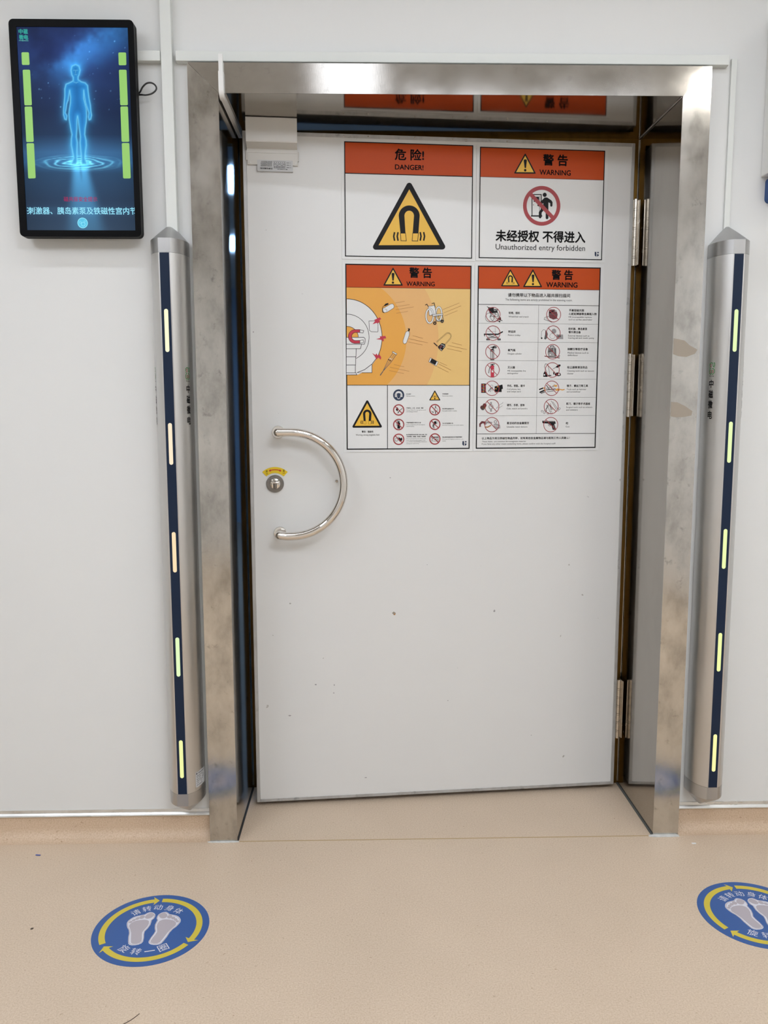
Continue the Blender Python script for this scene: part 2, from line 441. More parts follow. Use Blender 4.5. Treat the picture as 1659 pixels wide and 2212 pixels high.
# cove skirting and its metal capping
def cove(x0, x1):
    mb = MB(); pr = [(WY, .068), (WY - .004, .068)]
    R = .034
    for k in range(9):
        a = PI / 2 * k / 8
        pr.append((WY - .004 - R + R * math.cos(a) , R + .0002 - R * math.sin(a)))
    pr += [(WY, .0001)]
    mb.loft([[(x, y, z) for y, z in pr] for x in (x0, x1)])
    return mb
def capping(x0, x1):
    pr = [(WY, .068), (WY - .007, .068), (WY - .009, .071), (WY - .007, .076), (WY - .0035, .079), (WY - .002, .088), (WY, .088)]
    return MB().loft([[(x, y, z) for y, z in pr] for x in (x0, x1)])
for nm, a, b, side in (('left', RX0, XL - .0005, 'left'), ('right', XR + .0005, RX1, 'right')):
    o = S(cove(a, b), 'baseboard_' + nm, 'cove', f'coved floor vinyl skirting, coloured darker for its shade, {side} of the door', 'skirting', smooth=True, angle=50)
    capping(a, b).build('metal_capping', 'skirt', o, smooth=True, angle=30)

# ------------------------------------------------------------------ steel door frame
fr = thing('door_frame', 'wide brushed steel frame lining the doorway, smudged with old tape marks', 'door frame', (0, 0, 0), kind='structure')
def prism(pts, y0, y1):
    mb = MB(); mb.loft([[(x, y0, z) for x, z in pts], [(x, y1, z) for x, z in pts]]); return mb
def casing(face, back, m, name, y0=0.0):
    mb = prism(face, y0, .0016)
    mb.loft([[(x, .0016, z) for x, z in back], [(x, WY + .02, z) for x, z in back]])
    mb.build(name, m, fr)
casing([(XL, 0.001), (xl, 0.001), (xl, zt), (XL, ZT)], [(XL, 0.001), (xl - .013, 0.001), (xl - .013, zt + .013), (XL, ZT)], 'steel_face', 'casing_upright')
casing([(xr, 0.001), (XR, 0.001), (XR, ZT), (xr, zt)], [(xr + .013, 0.001), (XR, 0.001), (XR, ZT), (xr + .013, zt + .013)], 'steel_face', 'casing_upright')
MT['steel_head'] = m_steel('brushed_steel_head', (.53, .51, .48, 1), .10, .16, (7, 9, 9), .35, .14, (900, 40, 40))
casing([(XL + .0006, ZT), (xl + .0006, zt + .0003), (xr - .0006, zt + .0003), (XR - .0006, ZT)], [(XL + .001, ZT), (xl - .012, zt + .0135), (xr + .012, zt + .0135), (XR - .001, ZT)], 'steel_head', 'casing_head', -.0006)
T2 = .012
MB().box(xl - T2, xl, .0018, DEP, .001, zt).build('jamb_lining', 'steel_jamb', fr)
MB().box(xr, xr + T2, .0018, DEP, .001, zt).build('jamb_lining', 'steel_jamb', fr)
MB().box(xl - T2, xr + T2, .0018, DEP, zt + .0001, zt + T2).build('head_lining', 'steel_jamb', fr)
# mitre weld on the ceiling of the recess
MB().tube([(xr - .002, .004, zt - .001), (xr - .003, DEP - .006, zt - .001)], .0016, 8).build('weld_bead', 'alu', fr)
ST = .020
st = MB()
MT['brass_shade'] = m_steel('brass_fingers_shaded', (.11, .062, .018, 1), .45, .25, (40, 40, 12), 0, .2)  # same brass darkened, shade of the latch-side gap put into its colour
MB().box(xl - T2, xl + ST, DEP, DEP + .03, 0.001, zt + T2).build('brass_contact_strip', 'brass_shade', fr)
st.box(xr - ST, xr + T2, DEP, DEP + .03, 0.001, zt + T2); st.box(xl + ST, xr - ST, DEP, DEP + .03, zt - ST, zt + T2)
st.build('brass_contact_strip', 'brass', fr)
# thin bright seal bead along the inner corner
MB().tube([(xl + .0016, DEP - .002, .01), (xl + .0016, DEP - .002, zt - .004)], .0016, 8).build('seal_bead', 'steel_face', fr)
MB().tube([(xr - .0016, DEP - .002, .01), (xr - .0016, DEP - .002, zt - .004)], .0016, 8).build('seal_bead', 'steel_face', fr)
ln = MB()
ln.box(xl - .05, xl + ST - .004, DEP + .03, .52, 0.001, zt + .03); ln.box(xr - ST + .004, xr + .05, DEP + .03, .40, 0.001, zt + .03); ln.box(.672, xr + .05, .40, .52, 0.001, zt + .03); ln.box(xl + ST - .004, xr - ST + .004, DEP + .03, .52, zt - ST + .004, zt + .05)  # hinge-side block added unseen behind the door to stop leaking light
ln.build('rear_lining_and_light_block', 'steel_jamb', fr)
w2 = MB(); w2.box(-3, xl - .05, WY + .312, .52, 0, SCAN_CEIL); w2.box(xr + .05, 3, WY + .312, .52, 0, SCAN_CEIL); w2.box(xl - .05, xr + .05, WY + .312, .52, zt + .05, SCAN_CEIL)
S(w2, 'wall_beyond_front', 'scanwall', 'wall on the far side of the doorway', 'wall')
# dark joint between lining and floor, and white sealant at the feet
MB().box(xl, xl + .0032, .004, DEP, .0003, .0025).build('floor_joint', 'gap', fr)
MB().box(xr - .0045, xr, .004, DEP, .0003, .003).build('floor_joint', 'joint', fr)
def blob(x0, x1, y0, y1, h, n=40, seed=1):
    rnd = random.Random(seed); mb = MB(); cx, cy = (x0 + x1) / 2, (y0 + y1) / 2
    a, b = (x1 - x0) / 2, (y1 - y0) / 2
    k = [1 + rnd.uniform(-.12, .12) for _ in range(n)]
    def ring(s, z):
        out = []
        for i in range(n):
            t = 2 * PI * i / n; c, d = math.cos(t), math.sin(t)
            out.append((cx + a * s * k[i] * math.copysign(abs(c) ** .5, c), cy + b * s * k[i] * math.copysign(abs(d) ** .6, d), z))
        return out
    mb.loft([ring(1, .0003), ring(.9, h * .7), ring(.6, h)]); return mb
blob(xr - .012, XR + .004, -.010, .004, .004, seed=3).build('sealant_bead', 'caulk', fr, smooth=True)
blob(XL - .006, xl + .002, -.007, .003, .002, seed=5).build('sealant_bead', 'caulk', fr, smooth=True)
# tape residue and smears on the casing
def residue(pts):
    H = np.eye(3); f = Flat(H, lift=.0004, step=0.0)
    f.poly(pts, 'residue'); return f.build('adhesive_residue', fr)
def blotch(cx, cz, a, b, seed, n=26, rough=.22):
    rnd = random.Random(seed); ph = [rnd.uniform(0, 6) for _ in range(4)]
    return [(cx + a * math.cos(t) * (1 + rough * (math.sin(2 * t + ph[0]) * .5 + math.sin(5 * t + ph[1]) * .35 + math.sin(9 * t + ph[2]) * .25)),
             cz + b * math.sin(t) * (1 + rough * (math.sin(3 * t + ph[3]) * .5 + math.sin(7 * t + ph[1]) * .35))) for t in [2 * PI * i / n for i in range(n)]]
residue([(.7445, 1.463), (.757, 1.461), (.775, 1.457), (.79, 1.444), (.812, 1.432), (.806, 1.421), (.782, 1.412), (.76, 1.414), (.7445, 1.420)])
residue([(.7445, 1.288), (.762, 1.287), (.785, 1.276), (.806, 1.262), (.803, 1.250), (.782, 1.246), (.76, 1.245), (.7445, 1.248)])
# ------------------------------------------------------------------ the door
door = thing('door_1', 'thick white shielded door standing slightly ajar in the steel frame', 'door', (DX, DY, 0), TH, kind='structure')
DTK = .078; FW = .0112
MB().box(FW, DW - FW, .0012, DTK - .001, DZ0 + FW, DZ1 - FW).build('panel', 'door', door)
e = MB()
e.box(0, FW, 0, DTK, DZ0, DZ1, .0012, 1); e.box(DW - FW, DW, 0, DTK, DZ0, DZ1, .0012, 1)
e.build('edge_trim', 'alu', door)
e = MB(); e.box(FW, DW - FW, .0002, DTK, DZ0, DZ0 + FW, .0008, 1); e.build('edge_trim', 'alu', door)
e = MB(); e.box(FW, DW - FW, .0002, DTK, DZ1 - FW, DZ1, .0008, 1)
e.build('edge_trim', 'alu', door)
e = MB()
for u in (.14, .30, .385, .49, .61, .66, .80, .92): e.lathe([(.0022, 0), (.002, .0006), (0.0004, .0008)], (u + random.uniform(-.02, .02), .0002, DZ1 - FW / 2 + random.uniform(-.002, .002)), n=10)
e.build('screw_head', 'hinge', door)
# pull handle: two posts, half-round bar
hz, hx, R_, off, rad = 1.0443, .1272, .1568, .058, .0128
bar = []
for z, sgn in ((hz + R_, 1),):
    bar += [(.0885, -.004, z), (.0885, -off + .0, z)]
tri = []
pts = [(.0885, -.003, hz + R_), (.0885, -off + .002, hz + R_)]
mb = MB(); mb.tube([(.0885, -.002, hz + R_), (.0885, -off, hz + R_)], rad, 28); mb.tube([(.0885, -.002, hz - R_ + .003), (.0885, -off, hz - R_ + .003)], rad, 28)
arcp = [(.0885, -off, hz + R_), (.095, -off, hz + R_), (.11, -off, hz + R_)] + [(hx + R_ * math.cos(a), -off, hz + R_ * math.sin(a)) for a in [PI / 2 - PI * i / 48 for i in range(49)]] + [(.11, -off, hz - R_), (.095, -off, hz - R_ + .002), (.0885, -off, hz - R_ + .003)]
mb2 = MB(); mb2.tube(arcp, rad, 28)
hroot = mb2.build('pull_handle', 'chrome', door, smooth=True)
for z in (hz + R_, hz - R_ + .003):
    bm_ = bmesh.new(); bmesh.ops.create_uvsphere(bm_, u_segments=28, v_segments=16, radius=rad, matrix=Matrix.Translation((.0885, -off, z)))
    x_ = MB(); x_.bm.free(); x_.bm = bm_; x_.build('corner', 'chrome', hroot, smooth=True)
hroot['label'] = 'polished half round pull handle'
mb.build('post', 'chrome', hroot, smooth=True)
for z in (hz + R_, hz - R_ + .003):
    MB().lathe([(.0195, 0), (.0195, .003), (.018, .005), (.0132, .0055)], (.0885, .001, z), n=36).build('rose', 'chrome', hroot, smooth=True)
MB().lathe([(.004, 0), (.004, .006), (.002, .008)], (.2655, .001, hz + .005), n=16).build('bumper', 'hinge', hroot, smooth=True)
# thumb turn lock
lk = MB().lathe([(.0268, 0), (.0268, .004), (.0255, .0062), (.0165, .0066), (.0160, .005)], (.0763, .001, 1.0432), n=44).build('lock_rose', 'satin', door, smooth=True)
MB().lathe([(.0158, 0.004), (.0158, .006), (.015, .0066)], (.0763, .001, 1.0432), n=36).build('lock_face', 'chrome', lk, smooth=True)
tt = MB(); tt.box(.0708, .0818, -.016, -.005, 1.0275, 1.052, .004, 3); tt.build('thumb_turn', 'satin', lk, smooth=True)
tt = MB(); tt.box(.0645, .0885, -.021, -.009, 1.0455, 1.050, .0015, 2); tt.build('thumb_grip', 'chrome', lk, smooth=True)
# hinges
def hinge(z0, z1):
    u0 = DW + .0068; n = 7; mb = MB()
    h = (z1 - z0); seg = h / n
    prof = []
    for k in range(n):
        a = k * seg; b = (k + 1) * seg
        prof += [(.0042, a), (.0058, a + .0006), (.0058, b - .0060), (.0042, b - .0054)] if k < n - 1 else [(.0042, a), (.0058, a + .0006), (.0058, b - .0008), (.005, b)]
        if k < n - 1: prof += [(.0061, b - .0050), (.0061, b - .0008), (.0042, b - .0004)]
    r = MB().lathe(prof, (u0, -.001, z0), 'z', 24).build('hinge', 'hinge', door, smooth=True, angle=30)
    MB().box(DW + .0004, u0, .001, .0035, z0 + .002, z1 - .002).build('door_leaf', 'hinge', r)
    f = MB(); f.box(u0 + .0085, u0 + .0120, -.010, .030, z0 + .003, z1 - .003, .0008, 1); f.box(u0, u0 + .009, .0, .003, z0 + .002, z1 - .002)
    f.build('frame_leaf', 'hinge', r)
for z0, z1 in ((1.7096, 1.9104), (1.2431, 1.4417), (.178, .379)): hinge(z0, z1)
tp = Flat(np.eye(3), lift=-.0006, step=.0001)
tp.poly([(.4427, .6215), (.4495, .6262), (.447, .6185)], 'brown', 0); tp.poly([(.4375, .6262), (.443, .631), (.4495, .6262), (.4440, .6185)], 'residue', -.5)
tp.build('tape_scrap', door)
mk = Flat(np.eye(3), lift=-.0009, step=0)
for (u, z, a, b) in ((.2516, .3962, .0015, .003), (.1927, .3999, .003, .0022), (.1091, .3008, .004, .002), (.7695, .6235, .003, .004), (.3509, .0808, .004, .0015), (.4323, 1.0578, .002, .0014), (.25, .37, .0018, .002), (.02, 1.50, .0018, .002), (.62, .33, .0015, .0015), (.9, .2, .002, .001), (.55, .78, .0012, .0012)):
    mk.poly(blotch(u, z, a, b, int(u * 1000)), 'mid_ink')
mk.build('scuff_mark', door)

# ------------------------------------------------------------------ sensor box at the door's upper left corner
sb = thing('sensor_box', 'ivory plastic sensor box fixed at the upper left corner of the door', 'sensor box', (DX, DY, 0), TH)
pr = [(-.0005, 2.0985), (-.045, 2.0985), (-.046, 2.0965), (-.046, 2.034), (-.0445, 2.031), (-.0075, 2.0235), (-.0075, 2.012), (-.0005, 2.012)]
MB().loft([[(u, y, z) for y, z in pr] for u in (.0125, .1585)]).build('cover', 'plastic', sb)
MB().box(.0140, .1600, -.0058, -.0005, 1.9788, 2.0235, .0008, 1).build('mounting_plate', 'plastic', sb)
for u in (.0225, .154): MB().lathe([(.0022, 0), (.0022, .0012), (.0012, .0014)], (u, -.0058, 1.9845), n=12).build('screw', 'white', sb)
for u in (.0115, .1605): MB().tube([(u, -.0035, 1.991), (u, -.0035, 2.018)], .003, 10).build('clip', 'plastic', sb)
f = Flat(homog([(490, 1160), (1360, 1160), (1355, 1445), (500, 1430)], [(.0418, 1.9925), (.1452, 1.9925), (.1452, 1.9610), (.0418, 1.9610)]), lift=.0064, step=.0001)
MB().box(.0418, .1452, -.0063, -.0007, 1.9612, 1.9925).build('label_plate', 'silverlabel', sb)
f.text('防移位感应贴', 705, 1368, 290, 42, 'ink', .02, rot=PI)
for i, y in enumerate((1200, 1228, 1256, 1284, 1308)):
    f.text('请按说明位置安装勿遮挡' if i % 2 else '磁共振室门禁感应装置', 715 - (6 * i % 13), y, 265, 19, 'grey_ink', .01, rot=PI)
f.stroke([(882, 1190), (1165, 1190), (1165, 1355), (882, 1355)], 5, 'ink', 1, True)
f.stroke([(882, 1245), (1165, 1245)], 4, 'ink'); f.stroke([(882, 1300), (1165, 1300)], 4, 'ink')
for i in range(6): f.disc(910 + 46 * i, 1218, 9, 'ink', 2, 12)
f.stroke([(885, 1265), (925, 1255), (970, 1288), (1025, 1255), (1080, 1288), (1130, 1258), (1162, 1275)], 8, 'ink', 2)
for i in range(7): f.rect(905 + 37 * i, 1308, 918 + 37 * i, 1350, 'ink', 2)
for i, y in enumerate((1222, 1282, 1338)):
    f.text('一般磁性', 1240, y, 88, 24, 'grey_ink', .01, rot=PI); f.ring(1297, y, 9, 12, 'grey_ink', 2, 16)
f.text('警示区域指示标', 1092, 1385, 250, 22, 'ink', .02, rot=PI)
f.build('rating_label', sb, 'silver label with upside down printing')

# ------------------------------------------------------------------ yellow lock sticker
ys = thing('lock_sticker', 'yellow arched sticker with a red double arrow above the thumb turn lock', 'sticker', on_door(.0763, 1.036, 0), TH)
f = Flat(homog([(0, 0), (80, 0), (80, 80), (0, 80)], [(-.0463 - .0003, .0705), (.0632, .0705), (.0632, -.0400), (-.0463, -.0400)]), lift=.0003, step=.0001)
# artwork centre in units of the sticker drawing: (33.7, 50.1) is the arc centre
cx, cy = 33.9, 50.1
f.poly(arc(cx, cy, 41.5, 41.5, 132.5, 46.5, 30) + arc(cx, cy, 28, 28, 46.5, 132.5, 30), 'syellow', 0)
f.build('sticker_base', ys)
f2 = Flat(f.H, lift=.0005, step=.0001)
f2.stroke(arc(cx, cy, 35.4, 35.4, 106, 72, 16), 1.9, 'sred', 1)
for a0, a1 in ((113, 105), (65, 73)):
    P = arc(cx, cy, 35.4, 35.4, a0, a0, 1)[0]; Q = arc(cx, cy, 38.2, 38.2, a1, a1, 1)[0]; T = arc(cx, cy, 32.6, 32.6, a1, a1, 1)[0]
    f2.poly([P, Q, T], 'sred', 1)
f2.text('开', 16, 18.4, 4.6, 5.6, 'ink', .02); f2.text('ON', 16.3, 23.6, 4.4, 2.2, 'ink', .01)
f2.text('关', 53.8, 17.2, 4.6, 5.4, 'ink', .02, rot=-.12); f2.text('OFF', 54.0, 22.5, 5.6, 2.2, 'ink', .01)
f2.build('lettering', ys)

# ------------------------------------------------------------------ warning posters on the door
def tri_round(a, b, c, r, n=6):
    P = [np.array(p, float) for p in (a, b, c)]; out = []
    for i in range(3):
        p, q, s_ = P[i], P[i - 1], P[(i + 1) % 3]
        d1 = (q - p) / np.linalg.norm(q - p); d2 = (s_ - p) / np.linalg.norm(s_ - p)
        cosA = d1 @ d2; half = math.acos(cosA) / 2; L = r / math.tan(half)
        bis = (d1 + d2) / np.linalg.norm(d1 + d2); c0 = p + bis * (r / math.sin(half))
        s0 = p + d1 * L - c0; s1 = p + d2 * L - c0
        a0 = math.atan2(s0[1], s0[0]); a1 = math.atan2(s1[1], s1[0]); da = (a1 - a0 + PI) % (2 * PI) - PI
        out += [tuple(c0 + r * np.array([math.cos(a0 + da * k / n), math.sin(a0 + da * k / n)])) for k in range(n + 1)]
    return out
def magnet_triangle(f, ox, oy, s, bands=True):
    # drawn about the apex (850,550) of the large one; ox, oy = where that apex goes
    t = lambda x, y: (ox + (x - 848) * s, oy + (y - 550) * s)
    tt = lambda L: [t(*p) for p in L]
    f.poly(tri_round(t(849, 520), t(367, 1402), t(1326, 1402), 36 * s), 'ink', 1)
    f.poly(tt([(849, 643), (463, 1345), (1228, 1345)]), 'yellow', 2)
    out = arc(848, 978, 132, 132, 180, 0, 24); inn = arc(848, 978, 60, 66, 0, 180, 20)
    f.poly(tt([(738, 1195)] + out + [(964, 1195), (892, 1195)] + inn + [(801, 1195)]), 'ink', 3)
    for q in ([(738, 1195), (801, 1195), (812, 1292), (744, 1290)], [(892, 1195), (964, 1195), (955, 1294), (884, 1292)]):
        f.stroke(tt(q), 7 * s, 'ink', 3, True)
    for x, d in ((660, 1), (704, 1), (990, -1), (1034, -1)):
        f.stroke(tt([(x + 4 * d, 1182), (x - 7 * d, 1235), (x + 4 * d, 1290)]), 20 * s, 'ink', 3)
def exclaim_triangle(f, a, b, c, lw):
    A, B, C = (np.array(p, float) for p in (a, b, c)); cen = (A + B + C) / 3
    f.poly(tri_round(a, b, c, lw * .5), 'ink', 1)
    f.poly([tuple(cen + (p - cen) * (1 - lw * 4.05 / np.linalg.norm(C - B))) for p in (A, B, C)], 'yellow', 2)
    w = np.linalg.norm(C - B); x, y = A; hgt = (B[1] + C[1]) / 2 - y
    q = lambda u, v: (x + u * w, y + v * hgt)
    f.poly([q(-.072, .36), q(-.055, .32), q(0, .305), q(.055, .32), q(.072, .36), q(.033, .72), q(0, .735), q(-.033, .72)], 'ink', 3)
    f.disc(*q(-.006, .835), .056 * w, 'ink', 3, 20)
def brand_mark(f, x, y, s):
    q = lambda L: [(x + a * s, y + b * s) for a, b in L]
    f.poly(q([(-25, -28), (-5, -28), (-5, 28), (-12, 26), (-25, 14)]), 'pnavy', 3)
    f.poly(q([(5, -28), (24, -28), (24, -12), (5, -12)]), 'pnavy', 3)
    f.poly(q([(3, -3), (25, -3), (25, 10), (17, 22), (3, 28)]), 'pnavy', 3)
    f.poly(q([(13, -3), (25, -3), (25, 2), (13, 2)]), 'lightfill', 4)
def poster(label, u0, u1, z0, z1, quad, mx=(.009, .010), mz=(.0075, .007), t=.0028):
    r = thing('warning_poster', label, 'poster', on_door(u0, z0, 0), TH, group='safety posters on the white door')
    w, h = u1 - u0, z1 - z0
    H = homog(quad, [(0, h), (w, h), (w, 0), (0, 0)])
    MB().box(-mx[0], w + mx[1], -.0005, .0011, -mz[0], h + mz[1]).build('paper', 'paper', r)
    F = lambda lift=.0006: Flat(H, lift=lift)
    b = F(.0010)
    for q in ([(0, h), (w, h), (w, h - t), (0, h - t)], [(0, t), (w, t), (w, 0), (0, 0)], [(0, h - t), (t, h - t), (t, t), (0, t)], [(w - t, h - t), (w, h - t), (w, t), (w - t, t)]):
        b.loc(q, 'ink', 2)
    return r, F, b, w, h
def band(r, F, b, w, h, q, line):
    f = F(); zl = f.m(*q)[1]
    f.loc([(.001, h - .001), (w - .001, h - .001), (w - .001, zl), (.001, zl)], 'orange', 0); f.build('header_band', r)
    b.loc([(0, zl + line / 2), (w, zl + line / 2), (w, zl - line / 2), (0, zl - line / 2)], 'ink', 2)
    return zl
def hline(b, w, z, t, x0=0.0, x1=None):
    b.loc([(x0, z + t / 2), (x1 if x1 else w, z + t / 2), (x1 if x1 else w, z - t / 2), (x0, z - t / 2)], 'ink', 2)

# --- danger poster
r, F, b, w, h = poster('danger poster with one large yellow magnet triangle, upper left of the four', .2965, .6835, 1.7238, 2.0531, [(72, 83), (1618, 135), (1600, 1490), (85, 1458)])
band(r, F, b, w, h, (845, 488), .0024); b.build('border_line', r)
f = F(); magnet_triangle(f, 850, 572, .948); f.build('warning_triangle', r)
f = F(.0009); f.text('危 险!', 853, 246, 351, 140, 'ink', .024); f.text('DANGER!', 851, 397, 342, 62, 'ink', .022); f.build('lettering', r)

# --- no entry poster
r, F, b, w, h = poster('white poster forbidding entry, red crossed circle over a walking figure', .704, 1.0922, 1.7258, 2.0497, [(95, 90), (1587, 147), (1548, 1450), (73, 1425)])
band(r, F, b, w, h, (832, 473), .0008); b.build('border_line', r)
f = F(.0008); exclaim_triangle(f, (637, 168), (500, 412), (765, 416), 13); f.build('warning_triangle', r)
f = F()
f.stroke([(716, 918), (716, 664), (826, 664), (826, 918)], 11, 'ink', 1); f.stroke([(703, 920), (838, 920)], 15, 'ink', 1)
f.rect(737, 690, 800, 752, 'ink', 1); f.stroke([(806, 680), (806, 905)], 5, 'ink', 1); f.disc(733, 788, 5, 'maroon', 1, 10)
f.disc(868, 668, 24, 'ink', 2)
f.poly([(826, 742), (868, 700), (898, 700), (948, 734), (962, 756), (960, 802), (947, 812), (934, 802), (934, 768), (912, 758), (912, 850), (911, 948), (896, 963), (880, 950), (880, 862), (852, 856), (829, 884), (829, 938), (813, 952), (797, 938), (797, 874), (822, 840), (852, 812), (850, 766), (808, 802), (790, 806), (778, 792), (790, 776)], 'ink', 2)
f.stroke([(697, 658), (965, 942)], 46, 'red', 4); f.ring(832, 800, 180, 223, 'red', 5); f.build('prohibition_sign', r)
f = F(.0009); f.text('警 告', 997, 256, 296, 138, 'ink', .026); f.text('WARNING', 993, 404, 374, 64, 'ink', .018)
f.build('heading', r); f = F(.0009)
f.text('未经授权 不得进入', 820, 1166, 1075, 142, 'ink', .026); f.text('Unauthorized entry forbidden', 817, 1308, 1070, 88, 'ink', 0)
f.build('lettering', r)
f = F(.0008); brand_mark(f, 1487, 1379, 1.0); f.build('maker_mark', r)

# --- flying objects poster
r, F, b, w, h = poster('amber poster with a scanner pulling loose metal objects, lower left of the four', .297, .6823, 1.1458, 1.703, [(60, 52), (1625, 85), (1595, 2347), (80, 2349)], t=.0034)
band(r, F, b, w, h, (845, 359), .0009)
f = F(); zp = f.m(845, 1559)[1]; ztp = f.m(845, 359)[1]
hline(b, w, zp, .0016); b.loc([(f.m(583, 1950)[0] - .0009, zp), (f.m(583, 1950)[0] + .0009, zp), (f.m(583, 1950)[0] + .0009, 0), (f.m(583, 1950)[0] - .0009, 0)], 'ink', 2)
b.build('border_line', r)
# picture
u0 = .002
pic = F()
pic.loc([(u0, ztp), (w - .002, ztp), (w - .002, zp), (u0, zp)], 'straw', 0)
cu, cz = f.m(60, 985)
for rad_, col, ly in ((1165 / 4065, 'peach', 1), (762 / 4065, 'amber', 2)):
    a1 = math.asin(min(1, (ztp - cz) / rad_)); a0 = -math.asin(min(1, (cz - zp) / rad_))
    pts = [(cu + rad_ * math.cos(a0 + (a1 - a0) * i / 40), cz + rad_ * math.sin(a0 + (a1 - a0) * i / 40)) for i in range(41)]
    pic.loc([(u0, zp)] + pts + [(u0, ztp)], col, ly)
pic.build('picture_ground', r)
f = F(.0010)
def half(cx, cy, rx, ry, k, ly, lw=0, a0=90, a1=-90):
    P = arc(cx, cy, rx, ry, a0, a1, 40)
    if k: f.poly(P + [(cx, P[-1][1]), (cx, P[0][1])], k, ly)
    if lw: f.stroke(P, lw, 'ink', ly + 1)
f.rect(200, 1300, 392, 1402, 'lightfill', 1); f.stroke([(220, 1402), (392, 1402), (392, 1300)], 6, 'ink', 2)
half(80, 970, 436, 480, 'lightfill', 2, 0, 90, -73)
f.poly([(78, 970), (480, 970), (440, 1200), (392, 1290), (300, 1365), (205, 1402), (78, 1402)], 'lightfill', 1.5)
f.stroke(arc(80, 970, 436, 480, 90, -30, 30) + [(392, 1296), (300, 1365), (205, 1402)], 7, 'ink', 3)
half(80, 965, 275, 287, None, 3, 6, 90, -65)
half(80, 965, 142, 136, 'amber', 4, 6, 90, 0)
for q in ([(75, 965), (290, 965), (308, 985), (306, 1020), (298, 1050), (75, 1050)], [(75, 1050), (262, 1050), (250, 1105), (75, 1105)], [(75, 1105), (196, 1105), (194, 1205), (75, 1205)], [(75, 1205), (191, 1205), (189, 1307), (75, 1307)], [(75, 1307), (187, 1307), (186, 1403), (75, 1403)], [(75, 1403), (192, 1403), (205, 1428), (75, 1428)]):
    f.poly(q, 'lightfill', 5); f.stroke(q, 6, 'ink', 6, True)
f.stroke([(353, 765), (440, 762), (466, 800), (466, 890), (462, 900), (385, 898), (360, 880), (353, 765)], 5, 'ink', 5)
mg = arc(185, 955, 86, 86, 75, 285, 26)
f.poly([(242, 870)] + mg[1:-1] + [(242, 1040), (242, 1004)] + arc(190, 955, 50, 50, 285, 75, 22)[1:-1] + [(242, 906)], 'crimson', 7)
f.stroke([(242, 870)] + mg[1:-1] + [(242, 1040), (242, 1004)] + arc(190, 955, 50, 50, 285, 75, 22)[1:-1] + [(242, 906)], 5, 'ink', 8, True)
for q in ([(242, 872), (290, 884), (280, 912), (242, 906)], [(242, 1004), (284, 998), (290, 1028), (242, 1038)]):
    f.poly(q, 'lightfill', 7); f.stroke(q, 5, 'ink', 8, True)
for q in ([(398, 805), (430, 765), (418, 752), (488, 720), (505, 738), (480, 758), (492, 772), (460, 796), (448, 788)], [(440, 988), (492, 976), (488, 955), (556, 950), (566, 980), (534, 982), (536, 1018), (500, 996)], [(392, 1158), (432, 1185), (448, 1165), (460, 1190), (482, 1175), (506, 1215), (498, 1242), (470, 1215), (448, 1240), (425, 1200)]):
    f.poly(q, 'crimson', 7)
f.build('scanner_picture', r)
f = F(.0012)
def outl(q, fill='lightfill', lw=4, ly=1):
    f.poly(q, fill, ly); f.stroke(q, lw, 'ink', ly + 1, True)
outl([(525, 612), (625, 555), (650, 553), (667, 580), (660, 605), (580, 655), (545, 662), (527, 645)])
f.poly([(538, 575), (560, 550), (590, 543), (598, 560), (560, 578), (545, 582)], 'ink', 3); f.stroke([(535, 578), (520, 605), (522, 655), (545, 664)], 6, 'ink', 3); f.stroke([(545, 615), (575, 625), (575, 655)], 3, 'ink', 3)
f.build('extinguisher_picture', r); f = F(.0011)
for i_, a in enumerate(([(680, 543), (795, 524)], [(680, 590), (858, 564)], [(685, 627), (908, 592)], [(692, 670), (835, 648)], [(895, 948), (1020, 982)], [(845, 985), (1083, 1038)], [(838, 1025), (1018, 1064)], [(663, 1303), (788, 1333)], [(613, 1336), (852, 1388)], [(605, 1377), (786, 1416)], [(1262, 630), (1473, 546)], [(1280, 668), (1495, 582)], [(1285, 707), (1450, 642)], [(1378, 1037), (1502, 1068)], [(1330, 1070), (1565, 1123)], [(1318, 1108), (1500, 1149)], [(1225, 1277), (1318, 1320)], [(1212, 1298), (1367, 1376)], [(1200, 1333), (1337, 1403)])):
    f.stroke(a, 4, 'brown', 1)
    if i_ in (3, 6, 9, 12, 15, 18): f.build('motion_lines', r); f = F(.0011)
f = F(.0012)
outl([(835, 888), (855, 905), (852, 940), (818, 1035), (798, 1050), (778, 1040), (773, 1015), (808, 905)])
f.poly([(835, 888), (842, 870), (832, 862), (848, 857), (862, 865), (855, 892)], 'ink', 3)
f.build('cylinder_picture', r); f = F(.0012)
outl([(648, 1140), (700, 1170), (694, 1185), (642, 1155)])
f.stroke([(650, 1165), (595, 1240), (525, 1390)], 6, 'grey_ink', 1); f.stroke([(688, 1185), (630, 1270), (525, 1390)], 6, 'grey_ink', 1); f.stroke([(672, 1175), (610, 1260), (525, 1390)], 4, 'grey_ink', 1)
f.stroke([(590, 1238), (628, 1262)], 8, 'ink', 2); f.stroke([(525, 1390), (492, 1437)], 11, 'grey_ink', 1); f.stroke([(605, 1225), (640, 1240)], 6, 'lightfill', 3)
f.build('crutch_picture', r); f = F(.0012)
for (x, y, rx, ry, ly) in ((1218, 680, 36, 84, 1), (1105, 705, 45, 88, 4)):
    P = arc(x, y, rx, ry, 0, 360, 28)[:-1]; f.stroke(P, 22, 'ink', ly, True); f.stroke(P, 15, 'lightfill', ly + 1, True)
outl([(1088, 588), (1168, 575), (1185, 690), (1100, 700)], ly=2); outl([(1130, 690), (1265, 678), (1268, 695), (1150, 710)], ly=6)
f.stroke([(1048, 572), (1070, 560), (1088, 590)], 8, 'ink', 3); f.stroke([(1130, 553), (1160, 545), (1172, 600)], 8, 'ink', 3)
